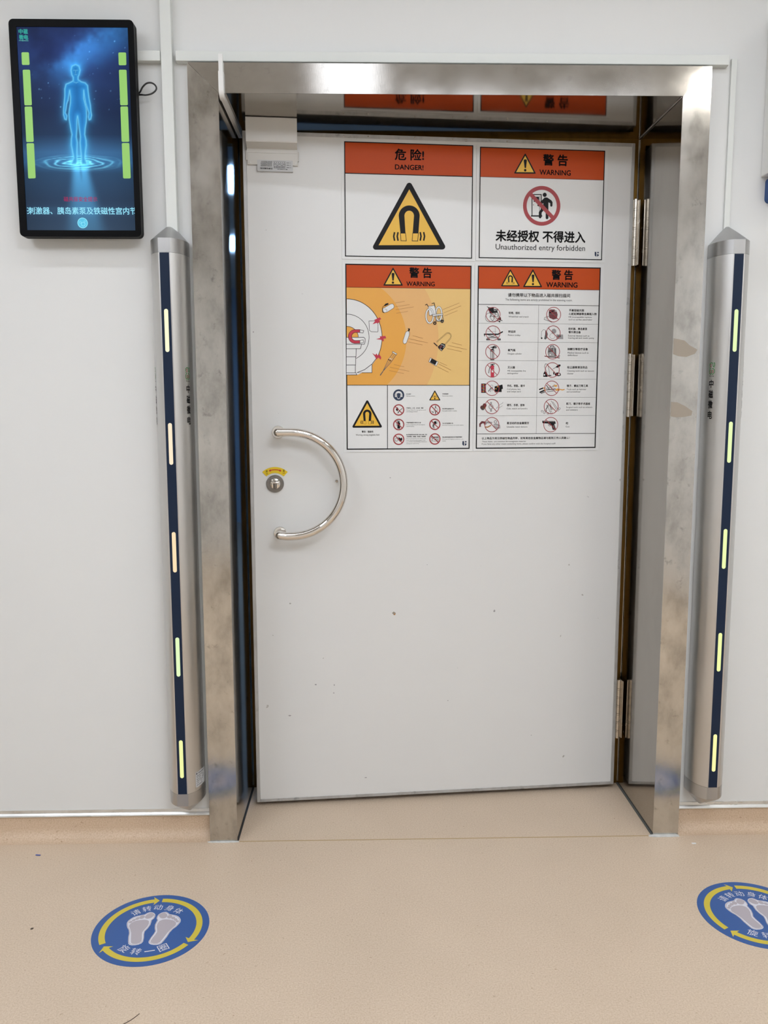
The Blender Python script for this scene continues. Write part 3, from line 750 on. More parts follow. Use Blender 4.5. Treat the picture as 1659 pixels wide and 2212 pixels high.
f.stroke([(1262, 695), (1278, 770), (1250, 790)], 7, 'grey_ink', 6); f.stroke([(1185, 700), (1180, 770), (1262, 770)], 7, 'grey_ink', 6); f.stroke([(1215, 700), (1225, 770)], 6, 'grey_ink', 6)
f.ring(1168, 795, 8, 20, 'ink', 6, 16); f.ring(1258, 772, 8, 20, 'ink', 6, 16)
f.build('wheelchair_picture', r); f = F(.0012)
hp = [(1158, 1038), (1190, 1030)] + [(1295, 935)] + arc(1330, 955, 38, 38, 120, -30, 10) + [(1360, 985), (1290, 1065)]
f.stroke(hp[1:], 13, 'ink', 1); f.stroke(hp[1:], 7, 'straw', 2)
f.stroke([(1155, 1038), (1200, 1080)], 12, 'ink', 1); f.poly([(1205, 1085), (1255, 1042), (1295, 1055), (1298, 1085), (1252, 1143), (1215, 1110)], 'ink', 3)
f.poly([(1220, 1090), (1245, 1068), (1262, 1082), (1238, 1108)], 'maroon', 4); f.stroke([(1245, 1060), (1285, 1070)], 6, 'lightfill', 4); f.stroke([(1228, 1110), (1255, 1130)], 5, 'lightfill', 4); f.stroke([(1270, 1098), (1288, 1080)], 5, 'lightfill', 4)
f.build('vacuum_picture', r); f = F(.0012)
outl([(1113, 1222), (1210, 1275), (1185, 1325), (1092, 1272)]); f.poly([(1128, 1232), (1193, 1267), (1172, 1312), (1106, 1276)], 'ink', 3)
f.build('phone_picture', r)
f = F(.0008); exclaim_triangle(f, (652, 99), (529, 327), (777, 329), 13); f.build('warning_triangle', r)
f = F(.0008); magnet_triangle(f, 333, 1487 + 252, .399); f.build('warning_triangle', r)
f = F(.0009)
f.text('警 告', 993, 170, 282, 132, 'ink', .026); f.text('WARNING', 993, 308, 352, 58, 'ink', .018)
f.build('heading', r); f = F(.0009)
Y6 = 1487
f.text('警告：强磁场', 337, 641 + Y6, 140, 26, 'ink', .014); f.text('Warning, strong magnetic field', 337, 683 + Y6, 290, 26, 'grey_ink')
f.build('caption', r); f = F(.0009)
def small(x0, x1, y, t, h=15, k='grey_ink', bold=0): f.ltext(t, x0, y + Y6, x1, h, k, bold)
small(815, 873, 182, '听力保护', 15, 'ink', .012); small(815, 922, 207, 'Hearing protection', 13)
small(815, 1024, 354, '严禁明火、火花、点火源、吸烟', 16, 'ink', .012); small(815, 1058, 380, 'No open flame; Fire, open ignition source', 13); small(815, 952, 400, 'and smoking prohibited', 13)
small(815, 995, 534, '严禁带铁磁性外壳的灭火器', 16, 'ink', .012); small(815, 1046, 560, 'No fire extinguishers with ferromagnetic', 13); small(815, 910, 580, 'material housing', 13)
small(815, 1070, 681, '禁止受电磁场影响的体内植入物的人接触，例如', 15, 'ink', .012); small(815, 1055, 705, '心脏起搏器、除颤器、助听器、胰岛素泵', 15, 'ink', .012)
small(815, 1058, 730, 'No access for persons with implants which', 13); small(815, 1052, 751, 'may be affected by electromagnetic fields,', 13); small(815, 1070, 771, 'e.g. CARDIAC PACEMAKERS, defibrillators,', 13); small(815, 972, 792, 'hearing aids, insulin pumps', 13)
f.build('lettering', r); f = F(.0009)
small(1260, 1335, 182, '非电离辐射', 15, 'ink', .012); small(1260, 1388, 208, 'Non-ionizing radiation', 13)
small(1260, 1402, 365, '禁止携带金属物或手表', 15, 'ink', .012); small(1260, 1438, 390, 'No metallic articles or watches', 13)
small(1260, 1392, 544, '禁止体内金属植入物', 15, 'ink', .012); small(1260, 1520, 568, 'No access for persons with metallic implants', 13)
small(1260, 1502, 714, '禁止携带有磁性或含电子数据的载体', 15, 'ink', .012); small(1260, 1517, 740, 'No access with magnetic or electronic data', 13); small(1260, 1303, 760, 'carriers', 12)
f.build('lettering', r)
# eight small signs
def sign(k, x, y):
    global f
    f = F(.0007); y += Y6
    if k == 'ears':
        f.disc(x, y, 69, 'pnavy', 1); f.disc(x, y - 8, 44, 'lightfill', 2, 30, 40); f.rect(x - 47, y - 14, x - 28, y + 24, 'lightfill', 2); f.rect(x + 28, y - 14, x + 47, y + 24, 'lightfill', 2)
        f.poly([(x - 27, y - 24), (x - 15, y - 34), (x + 15, y - 34), (x + 27, y - 24), (x + 24, y + 20), (x + 12, y + 50), (x - 12, y + 50), (x - 24, y + 20)], 'lightfill', 3)
        f.poly([(x - 23, y - 18), (x, y - 26), (x + 23, y - 18), (x + 20, y + 18), (x + 10, y + 42), (x - 10, y + 42), (x - 20, y + 18)], 'pnavy', 4)
    elif k == 'rf':
        f.poly(tri_round((x, y - 62), (x - 72, y + 66), (x + 72, y + 66), 6), 'ink', 1); f.poly([(x, y - 38), (x - 52, y + 55), (x + 52, y + 55)], 'yellow', 2)
        f.poly([(x, y + 20), (x - 9, y + 52), (x + 9, y + 52)], 'ink', 3); f.disc(x, y + 15, 7, 'ink', 3, 12)
        for r_ in (16, 26): f.stroke(arc(x, y + 15, r_, r_, 40, -40, 8), 4, 'grey_ink', 3); f.stroke(arc(x, y + 15, r_, r_, 140, 220, 8), 4, 'grey_ink', 3)
    else:
        if k == 'fire':
            f.poly([(x - 10, y + 20), (x - 30, y + 8), (x - 34, y - 10), (x - 22, y - 26), (x - 16, y - 34), (x - 6, y - 20), (x - 4, y - 4), (x - 12, y + 4)], 'ink', 2); f.stroke([(x - 12, y + 40), (x + 8, y + 14)], 9, 'ink', 2); f.stroke([(x + 12, y + 8), (x + 46, y - 20)], 7, 'grey_ink', 2)
        elif k == 'ext':
            f.poly([(x - 16, y - 22), (x - 6, y - 34), (x + 12, y - 30), (x + 18, y - 16), (x + 18, y + 50), (x - 16, y + 50)], 'ink', 2); f.stroke([(x - 26, y - 46), (x + 16, y - 40)], 7, 'ink', 2); f.stroke([(x - 12, y - 38), (x - 26, y - 10), (x - 22, y + 20)], 5, 'ink', 2); f.rect(x - 3, y - 44, x + 7, y - 30, 'ink', 2)
        elif k == 'heart':
            f.poly([(x + 22, y + 32), (x - 6, y + 8), (x - 8, y - 12), (x + 6, y - 24), (x + 22, y - 12), (x + 38, y - 22), (x + 46, y - 4), (x + 40, y + 14)], 'ink', 2); f.ring(x - 30, y + 6, 15, 19, 'grey_ink', 2, 20); f.stroke([(x - 20, y - 6), (x - 4, y - 32)], 5, 'grey_ink', 2); f.stroke([(x - 46, y + 10), (x - 34, y + 24), (x - 14, y + 22)], 4, 'grey_ink', 2)
        elif k == 'watch':
            f.rect(x + 5, y - 50, x + 14, y - 18, 'ink', 2); f.rect(x + 5, y + 18, x + 14, y + 52, 'ink', 2); f.ring(x + 12, y, 20, 24, 'grey_ink', 2, 24); f.stroke([(x - 44, y + 14), (x - 22, y + 32)], 5, 'ink', 2); f.disc(x - 22, y + 30, 7, 'ink', 2, 12)
        elif k == 'bone':
            f.disc(x + 4, y - 20, 18, 'ink', 2, 20); f.ring(x + 14, y - 24, 17, 21, 'grey_ink', 2, 22); f.poly([(x - 14, y - 14), (x + 2, y - 10), (x - 8, y + 20), (x - 14, y + 50), (x - 22, y + 48), (x - 26, y + 16)], 'grey_ink', 2); f.stroke([(x - 4, y + 30), (x - 6, y + 55)], 4, 'ink', 2); f.stroke([(x - 22, y - 10), (x - 30, y + 30)], 4, 'ink', 2)
        elif k == 'card':
            f.stroke([(x - 42, y - 26), (x + 44, y - 26), (x + 44, y + 28), (x - 42, y + 28)], 4, 'grey_ink', 2, True); f.rect(x - 42, y - 26, x + 44, y - 17, 'ink', 2); f.disc(x - 26, y - 3, 7, 'ink', 2, 12); f.stroke([(x - 5, y - 2), (x + 38, y - 2)], 5, 'ink', 2); f.stroke([(x - 5, y + 12), (x + 38, y + 12)], 6, 'ink', 2); f.stroke([(x - 36, y + 16), (x - 20, y + 16)], 5, 'ink', 2)
        f.ring(x, y, 56, 69, 'red', 4); f.stroke([(x - 43, y - 43), (x + 43, y + 43)], 10, 'red', 5)
    f.build('safety_sign', r)
for k, x, y in (('ears', 721, 193), ('fire', 721, 376), ('ext', 721, 556), ('heart', 721, 737), ('rf', 1167, 196), ('watch', 1167, 376), ('bone', 1167, 556), ('card', 1167, 736)): sign(k, x, y)
f = F(.0008); brand_mark(f, 1532, 793 + Y6, 1.02); f.build('maker_mark', r)

# --- prohibited items poster
r, F, b, w, h = poster('poster with a table of crossed out items in two columns, lower right of the four', .702, 1.0895, 1.146, 1.7037, [(75, 52), (1597, 75), (1512, 2303), (42, 2313)], t=.0034)
band(r, F, b, w, h, (830, 346), .0009)
f = F(); Y8 = 1172.6
xm = f.m(805, 1300)[0]
for y, t in ((541, .0013), (774, .0005), (1003, .0005), (1231.5, .0005), (1457.6, .0005), (1683, .0005), (1906, .0005), (2128, .0013)): hline(b, w, f.m(800, y)[1], t)
za, zb_ = f.m(800, 541)[1], f.m(800, 2128)[1]
b.loc([(xm - .0003, za), (xm + .0003, za), (xm + .0003, zb_), (xm - .0003, zb_)], 'ink', 2); b.build('border_line', r)
f = F(.0008); magnet_triangle(f, 476, 99, .2485); f.build('warning_triangle', r)
f = F(.0008); exclaim_triangle(f, (756, 92), (629, 320), (871, 321), 13); f.build('warning_triangle', r)
f = F(.0009)
f.text('警 告', 1119, 168, 266, 128, 'ink', .026); f.text('WARNING', 1113, 291, 388, 66, 'ink', .022)
f.build('heading', r); f = F(.0009)
f.text('请勿携带以下物品进入磁共振扫描间', 830, 421, 768, 48, 'ink', .012); f.text('The following items are strictly prohibited in the scanning room.', 828, 482, 830, 34, 'grey_ink')
f.build('lettering', r); f = F(.0009)
LT = [(452, 592, 640, '轮椅、拐杖', 'n'), (450, 698, 686, 'Wheelchair and crutch', 'e'),
      (446, 538, 871, '转运床', 'n'), (444, 597, 918, 'Patient trolley', 'e'),
      (440, 534, 1101, '氧气瓶', 'n'), (438, 613, 1147, 'Oxygen cylinder', 'e'),
      (436, 527, 141 + Y8, '灭火器', 'n'), (434, 660, 186 + Y8, 'MR incompatible fire', 'e'), (434, 568, 216 + Y8, 'extinguisher', 'e'),
      (430, 648, 367 + Y8, '手机、钥匙、磁卡', 'n'), (429, 595, 412 + Y8, 'Cell phone, key', 'e'), (429, 595, 441 + Y8, 'and swipe card', 'e'),
      (427, 642, 605 + Y8, '硬币、手表、首饰', 'n'), (424, 680, 650 + Y8, 'Coin, watch and jewelry', 'e'),
      (424, 697, 826 + Y8, '易活动的含金属假牙', 'n'), (423, 676, 871 + Y8, 'Unstable metal denture', 'e'),
      (1198, 1385, 608, '不兼容磁共振', 'n'), (1196, 1540, 652, '心脏起搏器等金属植入物', 'n'), (1193, 1480, 694, 'MR incompatible implants', 'e'), (1193, 1486, 725, 'such as cardiac pacemaker', 'e'),
      (1190, 1422, 837, '助听器、胰岛素泵', 'n'), (1190, 1342, 878, '等外携设备', 'n'), (1186, 1448, 922, 'External devices such as', 'e'), (1186, 1505, 953, 'hearing aid and insulin pump', 'e'),
      (1178, 1428, 1087, '除颤仪等医疗设备', 'n'), (1178, 1436, 1133, 'Medical devices such as', 'e'), (1178, 1305, 1163, 'defibrillator', 'e'),
      (1172, 1420, 140 + Y8, '吸尘器等清洁用品', 'n'), (1170, 1503, 186 + Y8, 'Cleaning tools such as vacuum', 'e'), (1170, 1248, 216 + Y8, 'cleaner', 'e'),
      (1164, 1426, 367 + Y8, '锤子、螺丝刀等工具', 'n'), (1162, 1404, 410 + Y8, 'Tools such as hammer', 'e'), (1162, 1334, 440 + Y8, 'and screwdriver', 'e'),
      (1156, 1450, 588 + Y8, '剪刀、镊子等手术器械', 'n'), (1155, 1476, 633 + Y8, 'Surgical tools such as scissors', 'e'), (1155, 1297, 663 + Y8, 'and tweezers', 'e'),
      (1148, 1180, 827 + Y8, '枪', 'n'), (1147, 1193, 869 + Y8, 'Gun', 'e'),
      (119, 1198, 1010 + Y8, '以上物品为常见铁磁性物品列举，如有其他含金属物品请与医院工作人员确认！', 'n'), (118, 660, 1053 + Y8, 'These items  are common ferromagnetic material.', 'e'), (118, 1022, 1082 + Y8, 'If you have any other metal-containing items, please confirm with the hospital staff!', 'e')]
for x0, x1, y, t, k in LT:
    if (x0, t[0]) in ((1198, '不'), (119, '以')): f.build('lettering', r); f = F(.0009)
    if k == 'n': f.ltext(t, x0, y, x1, 31, 'ink', .014)
    else: f.ltext(t, x0, y, x1, 24 if any(q in t for q in 'gpyj') else 20, 'grey_ink', 0)
f.build('lettering', r)
def item(k, x, y):
    """small crossed-out picture; x, y = centre of its red ring"""
    global f
    f = F(.0007); p = lambda L: [(x + a, y + c) for a, c in L]
    st_ = lambda L, w_, c_='ink', ly=2, cl=False: f.stroke(p(L), w_, c_, ly, cl)
    pl = lambda L, c_='ink', ly=2: f.poly(p(L), c_, ly)
    if k == 'wheelchair':
        pl([(-62, -90), (8, -92), (14, -40), (-50, -38)]); pl([(-46, -38), (52, -52), (58, -26), (-40, -14)]); pl([(14, -68), (58, -64), (58, -52), (14, -54)])
        for a, rr in ((-42, 56), (16, 48)): f.ring(x + a, y + 34, rr - 5, rr, 'grey_ink', 2, 28)
        st_([(-42, 34), (-20, -20)], 6); st_([(16, 34), (30, -20)], 6); st_([(-75, -100), (-55, -90)], 7); st_([(56, -26), (92, 70), (116, 72)], 7); st_([(40, 70), (78, 84)], 9, 'maroon'); pl([(60, 40), (96, 30), (100, 66), (66, 68)], 'maroon')
        st_([(-40, 20), (60, 20)], 5, 'grey_ink'); st_([(-30, -10), (30, 60)], 4, 'grey_ink'); f.disc(x + 80, y + 84, 10, 'ink', 2, 12)
    elif k == 'trolley':
        pl([(-112, 6), (60, 6), (122, -26), (122, -10), (64, 22), (-112, 22)]); st_([(-60, 22), (40, 60)], 7, 'grey_ink'); st_([(40, 22), (-50, 60)], 7, 'grey_ink'); pl([(-64, 44), (60, 44), (70, 64), (-70, 64)], 'mid_ink')
        for a in (-72, -50, 66, 84): f.disc(x + a, y + 78, 13, 'grey_ink', 3, 14)
        st_([(28, 4), (28, -70)], 4, 'mid_ink'); st_([(-70, -20), (40, -20)], 4, 'mid_ink'); st_([(-108, 20), (-100, 40)], 9)
    elif k == 'oxygen':
        f.rect(x - 30, y - 22, x + 20, y + 104, 'mid_ink', 2); pl([(-30, 0), (-28, -22), (-12, -36), (8, -36), (20, -22), (20, 0)]); pl([(-6, -60), (26, -76), (46, -62), (40, -46), (0, -36)]); st_([(-26, -54), (50, -52)], 9); f.disc(x + 34, y - 56, 16, 'grey_ink', 3, 16); f.rect(x - 30, y + 92, x + 20, y + 104, 'grey_ink', 3); f.rect(x - 18, y, x - 12, y + 92, 'lightfill', 3)
    elif k == 'extinguisher':
        pl([(-20, 92), (-20, -40), (-8, -56), (14, -56), (22, -40), (22, 92)], 'crimson'); st_([(-22, -66), (30, -72)], 9); st_([(-12, -58), (-34, -20), (-46, 40)], 7); f.rect(x - 6, y - 70, x + 8, y - 56, 'ink', 3); f.rect(x - 8, y - 4, x + 14, y + 30, 'lightfill', 3); st_([(2, -62), (26, -46)], 6)
    elif k == 'phone':
        f.rect(x - 134, y - 58, x - 76, y + 56, 'ink', 2)
        cc = ['crimson', 'amber', 'maroon', 'mid_ink']
        for i in range(3):
            for j in range(5): f.rect(x - 128 + 17 * i, y - 48 + 20 * j, x - 116 + 17 * i, y - 35 + 20 * j, cc[(i + 2 * j) % 4], 3)
        pl([(30, -22), (128, -46), (134, 6), (38, 40)]); pl([(30, 6), (118, 0), (118, 46), (32, 46)]); f.rect(x + 40, y + 2, x + 56, y + 12, 'amber', 4); f.rect(x + 60, y - 24, x + 76, y - 14, 'amber', 4)
        f.ring(x - 4, y - 24, 14, 19, 'mid_ink', 2, 18); st_([(-8, -10), (-46, 40)], 10, 'grey_ink'); st_([(-2, -8), (-22, 46)], 9, 'mid_ink'); st_([(8, -10), (6, 34)], 7, 'mid_ink')
    elif k == 'coins':
        for a, c, kk in ((-120, 12, 'maroon'), (-98, 4, 'brown'), (-90, -14, 'maroon'), (-112, 22, 'grey_ink')): f.disc(x + a, y + c, 24, kk, 2, 16)
        f.ring(x - 12, y + 4, 20, 30, 'mid_ink', 3, 24); f.disc(x - 12, y + 4, 19, 'lightfill', 3, 20); f.rect(x - 22, y - 56, x, y - 26, 'mid_ink', 2); f.rect(x - 22, y + 34, x, y + 64, 'mid_ink', 2); st_([(-12, 4), (-12, -10)], 4, 'ink', 4); st_([(-12, 4), (0, 8)], 4, 'ink', 4)
        st_([(50, 30), (80, -10), (110, -30), (130, -40), (136, -54)], 3, 'grey_ink'); st_([(60, 20), (96, 10), (130, -10)], 3, 'grey_ink')
    elif k == 'denture':
        st_([(-140, 28), (-142, -6), (-120, -30), (-92, -26), (-78, -2)], 26, 'maroon'); st_([(-84, -4), (-60, -28), (-20, -26), (4, -20)], 22, 'mid_ink'); st_([(-86, 30), (-50, 30), (-10, 8)], 14, 'brown'); st_([(-136, 34), (-130, -2), (-104, -16)], 7, 'lightfill', 3)
        f.ring(x + 44, y - 34, 10, 20, 'mid_ink', 2, 18); pl([(20, -6), (60, -14), (100, 4), (104, 44), (62, 56), (24, 34)], 'mid_ink'); st_([(30, 10), (92, 24)], 6, 'lightfill', 3)
    elif k == 'pacemaker':
        pl([(-58, -46), (-40, -64), (14, -64), (22, -48), (40, -36), (50, 0), (40, 50), (-4, 62), (-52, 40), (-60, 0)], 'maroon'); f.rect(x + 14, y - 56, x + 36, y - 34, 'mid_ink', 3); st_([(-50, -10), (40, 6)], 6, 'grey_ink', 3); st_([(-56, 18), (-110, 36), (-118, 60), (-60, 80), (-20, 96)], 5, 'grey_ink'); st_([(-60, 30), (-96, 48), (-60, 78)], 4, 'mid_ink'); pl([(-58, -30), (-10, -50), (10, -46), (-50, -12)], 'ink', 3)
    elif k == 'hearing':
        st_([(-150, 60), (-142, -20), (-118, -46), (-90, -34)], 4, 'grey_ink'); pl([(-96, -34), (-80, -26), (-66, 10), (-76, 60), (-96, 80), (-112, 70), (-100, 20)], 'grey_ink'); f.disc(x - 142, y + 62, 10, 'ink', 2, 12)
        f.disc(x + 10, y - 24, 30, 'mid_ink', 2, 24); f.ring(x + 10, y - 24, 12, 16, 'grey_ink', 3, 18); f.ring(x - 10, y + 36, 30, 34, 'mid_ink', 2, 24); pl([(40, 14), (122, 18), (124, 74), (38, 72)], 'mid_ink'); f.rect(x + 52, y + 26, x + 96, y + 50, 'grey_ink', 3)
    elif k == 'defibrillator':
        pl([(-62, 20), (-56, -48), (30, -60), (44, -40), (46, 66), (-50, 76)], 'mid_ink'); pl([(-54, -36), (6, -46), (8, -2), (-54, 8)]); st_([(-30, -54), (-24, -70), (10, -72), (18, -58)], 8); st_([(-100, 54), (86, 76)], 10, 'maroon'); pl([(20, -46), (42, -38), (44, 50), (24, 54)], 'grey_ink', 3); f.disc(x - 30, y + 36, 8, 'lightfill', 4, 12)
        st_([(60, 62), (90, 50)], 8)
    elif k == 'vacuum':
        st_([(-64, 30), (-98, -40), (-84, -76), (-54, -70), (-38, 20), (-36, 70)], 5, 'grey_ink'); pl([(-112, 84), (-108, 40), (-92, 16), (-72, 26), (-56, 60), (-60, 86)]); f.disc(x - 96, y + 60, 9, 'lightfill', 3, 12); pl([(-50, 62), (-14, 62), (-12, 74), (-50, 74)])
        pl([(40, -36), (74, -66), (100, -68), (104, -50), (64, -26)]); pl([(0, -10), (44, -38), (52, -30), (6, -6)], 'mid_ink'); pl([(28, 46), (62, 30), (100, 40), (106, 66), (80, 78), (36, 68)]); f.disc(x + 82, y + 54, 11, 'lightfill', 3, 14); f.rect(x + 12, y + 26, x + 26, y + 56, 'ink', 2)
    elif k == 'tools':
        st_([(-156, 16), (-104, -4)], 15); st_([(-150, 52), (-92, 26)], 17); st_([(-134, 62), (-84, 44)], 12, 'grey_ink'); st_([(-104, -4), (-78, -2)], 13, 'amber'); st_([(-92, 26), (-74, 18)], 13, 'amber')
        for L, w_, c_ in (([(-72, 4), (36, -24)], 10, 'mid_ink'), ([(-60, 44), (40, 30)], 10, 'mid_ink'), ([(-70, 20), (50, 8)], 12, 'grey_ink'), ([(-66, -40), (-30, 14)], 8, 'ink'), ([(-20, -34), (10, 40)], 9, 'mid_ink')): st_(L, w_, c_)
        pl([(30, -36), (60, -44), (70, -24), (44, -16)], 'amber', 3); st_([(60, 6), (132, 20), (158, 14)], 12, 'amber'); st_([(44, 20), (96, 22)], 17, 'amber'); st_([(10, -26), (40, -44)], 7, 'brown')
    elif k == 'scissors':
        for L in ([(-92, 60), (-20, -20), (0, 60)], [(-60, 70), (-50, -20)], [(-50, -20), (-12, 70)], [(0, -72), (66, 40)], [(20, -60), (80, 30)], [(-10, -40), (6, 40)], [(-70, 72), (-28, -40)]): st_(L, 5, 'grey_ink')
        for a, c in ((-112, 58), (-84, 78), (-40, 86), (0, 76), (102, 26), (84, 44)): f.ring(x + a, y + c, 9, 13, 'grey_ink', 2, 14)
        st_([(-30, -30), (20, 40)], 9, 'mid_ink')
    elif k == 'gun':
        pl([(-104, -46), (52, -44), (58, -28), (62, -12), (44, -8), (50, 14), (62, 52), (60, 62), (24, 64), (18, 40), (8, 10), (-12, 4), (-30, -14), (-96, -16), (-104, -30)]); f.ring(x - 14, y + 0, 13, 18, 'grey_ink', 3, 18); st_([(-100, -38), (50, -36)], 4, 'mid_ink', 3); pl([(24, 6), (42, 6), (52, 50), (32, 52)], 'grey_ink', 3); f.disc(x - 94, y - 40, 9, 'ink', 3, 12)
    f.ring(x, y, 83, 90, 'maroon' if k in () else 'red', 5); f.stroke([(x - 62, y - 64), (x + 62, y + 64)], 7, 'red', 6)
    f.build('item_picture', r)
for k, x, y in (('wheelchair', 260, 662), ('trolley', 258, 890), ('oxygen', 253, 1120), ('extinguisher', 248, 172 + Y8), ('phone', 244, 398 + Y8), ('coins', 242, 622 + Y8), ('denture', 240, 845 + Y8),
                ('pacemaker', 1008, 660), ('hearing', 1001, 890), ('defibrillator', 993, 1120), ('vacuum', 987, 172 + Y8), ('tools', 979, 398 + Y8), ('scissors', 970, 622 + Y8), ('gun', 964, 845 + Y8)): item(k, x, y)

# ------------------------------------------------------------------ detector posts beside the door
PROF = [(.0485, 0), (.0500, .010), (.0498, .022), (.0485, .034), (.0460, .046), (.0420, .058), (.0365, .069), (.0295, .078), (.0225, .085), (.0158, .0895)]
def prof(sx=1.0, sy=1.0):
    L = [(a * sx, -b * sy) for a, b in PROF]
    return [(-a, b) for a, b in L] + [(a, b) for a, b in reversed(L)]
def post(cx, label, leds, side_text, rating):
    t = thing('detector_post', label, 'detector', (cx, WY, 0), group='detector posts at the doorway')
    z0, z1 = .176, 1.6815
    MB().loft([[(x, y, z) for x, y in prof()] for z in (z0, z1)]).build('housing', 'pole', t, smooth=True, angle=25)
    for (za, zb, zc) in ((z1 + .0006, z1 + .0375, z1 + .086), (z0 - .0006, z0 - .0375, z0 - .088)):
        rings = [[(x, y, za) for x, y in prof()], [(x, y, zb) for x, y in prof()]]
        d = zc - zb
        for s_, k in ((.55, .52), (.16, .93), (.10, 1.0)):
            rings.append([(x * s_, y * s_ - .004 * (1 - s_), zb + d * k) for x, y in prof()])
        MB().loft(rings).build('end_cap', 'cap', t, smooth=True, angle=22)
    st = MB().box(-.0126, .0126, -.0902, -.0885, z0, z1 - .0005).build('light_strip', 'navy', t)
    for i, zc in enumerate((1.479, 1.177, .879, .581, .281)):
        f = Flat(np.eye(3), lift=.0906, step=0)
        rr, hh = .0054, .0565
        P = [(rr * math.cos(a), zc + hh - rr + rr * math.sin(a)) for a in [PI * k / 12 for k in range(13)]] + [(rr * math.cos(a), zc - hh + rr + rr * math.sin(a)) for a in [PI + PI * k / 12 for k in range(13)]]
        f.loc(P, leds[i]); f.build('lamp', st)
    # artwork wrapped on the curved side
    def wrap(name, fn, side, lab=None):
        f = Flat(np.eye(3), lift=0, step=.00008); fn(f)
        pts = [(a, -b) for a, b in PROF]  # from wall to front edge
        S_ = [0.0]
        for (a, b), (c, d) in zip(pts, pts[1:]): S_.append(S_[-1] + math.hypot(c - a, d - b))
        out = []
        for u, hgt, v in f.V:
            s_ = min(max(S_[-1] - u, 0), S_[-1])       # u = distance from the front edge towards the wall
            i = max(j for j in range(len(S_) - 1) if S_[j] <= s_ + 1e-9)
            k = (s_ - S_[i]) / (S_[i + 1] - S_[i]); a = pts[i][0] + (pts[i + 1][0] - pts[i][0]) * k; c = pts[i][1] + (pts[i + 1][1] - pts[i][1]) * k
            nx, ny = -(pts[i + 1][1] - pts[i][1]), (pts[i + 1][0] - pts[i][0]); ln_ = math.hypot(nx, ny)
            o_ = .0004 - hgt
            out.append((side * (a + nx / ln_ * o_), c + ny / ln_ * o_, v))
        f.V = out
        me = bpy.data.meshes.new(name); me.from_pydata(f.V, [], f.F)
        for mm in f.mats: me.materials.append(mm)
        me.polygons.foreach_set('material_index', f.M); me.update()
        o = link(name, me, t)
        if lab: o['label'] = lab
    ZO = 1.398 if cx > 0 else 1.386
    def logo(f, side):
        sg = side                                   # reading direction: left to right as seen from that side
        U = lambda u: .047 + sg * u
        G = lambda L: [(U(a), c) for a, c in L]
        z = ZO - .019
        f.stroke(G([(-.009, z + .006), (-.0085, z + .013), (-.004, z + .016), (.002, z + .0155), (.004, z + .008), (.007, z + .004), (.0095, z + .009), (.0085, z + .0155), (.006, z + .0155)]), .0019, 'lgreen', 1)
        f.stroke(G([(-.009, z + .004), (-.006, z + .0005), (-.0095, z - .005), (-.0085, z - .013), (-.004, z - .0155), (-.0005, z - .012), (-.0005, z - .004)]), .0019, 'lgreen', 1)
        f.stroke(G([(.001, z - .001), (.005, z), (.0095, z - .004), (.0095, z - .011), (.005, z - .0155), (.0005, z - .0145)]), .0019, 'lgreen', 1)
        for ch, a, c in (('Z', -.0045, z + .0085), ('C', -.0045, z - .008), ('D', .0045, z - .008)):
            V, Fc, _ = glyphs(ch, .03); f.loc([(U(a + q[0] * .0048), c + q[1] * .0075) for q in V], 'lred', 2, Fc)
        V, Fc, _ = glyphs('Micromag', .02); f.loc([(U(q[0] * .017), z - .0205 + q[1] * .004) for q in V], 'ink', 2, Fc)
        for i, ch in enumerate('中磁微电'):
            V, Fc, _ = glyphs(ch, .022); f.loc([(U(q[0] * .0165), ZO - .0605 - .0285 * i + q[1] * .0225) for q in V], 'ink', 2, Fc)
    # on the right-hand flank "left to right" runs from the front edge to the wall; on the left flank the other way
    wrap('logo', lambda f: logo(f, 1), 1); wrap('logo', lambda f: logo(f, -1), -1)
    if rating:
        def lab(f):
            u0, u1, za, zb = .026, .078, .186, .232
            n = 10
            f.loc([(u0 + (u1 - u0) * i / n, q) for i in range(n + 1) for q in (za, zb)], 'silverlabel', 1, [(2 * i, 2 * i + 1, 2 * i + 3, 2 * i + 2) for i in range(n)])
            f.disc(.031, .2265, .0024, 'ink', 2, 14)
            rows = [('中磁微电科技有限公司', .036, .072, .2262, .0042), ('铁磁探测系统发射端', .029, .060, .2195, .003), ('型号规格', .029, .050, .2145, .0028), ('生产日期', .056, .068, .2140, .003), ('额定电压', .029, .050, .2092, .003), ('编号', .056, .068, .2085, .003), ('制造商地址及联系电话', .029, .062, .2040, .0028), ('执行标准', .029, .040, .1985, .0028), ('注意', .048, .054, .1990, .003), ('有效期限', .029, .058, .1920, .003)]
            for s_, a, c, z, hh in rows:
                V, Fc, _ = glyphs(s_, .012); f.loc([((a + c) / 2 + q[0] * (c - a), z + q[1] * hh) for q in V], 'ink', 2, Fc)
        wrap('rating_label', lab, 1, 'small grey printed label')
    return t
post(-.641, 'silver detector post with cream lights between the wall screen and the door', LED, 1, True)
post(.892, 'silver detector post with green lights right of the door', LEDR, -1, False)

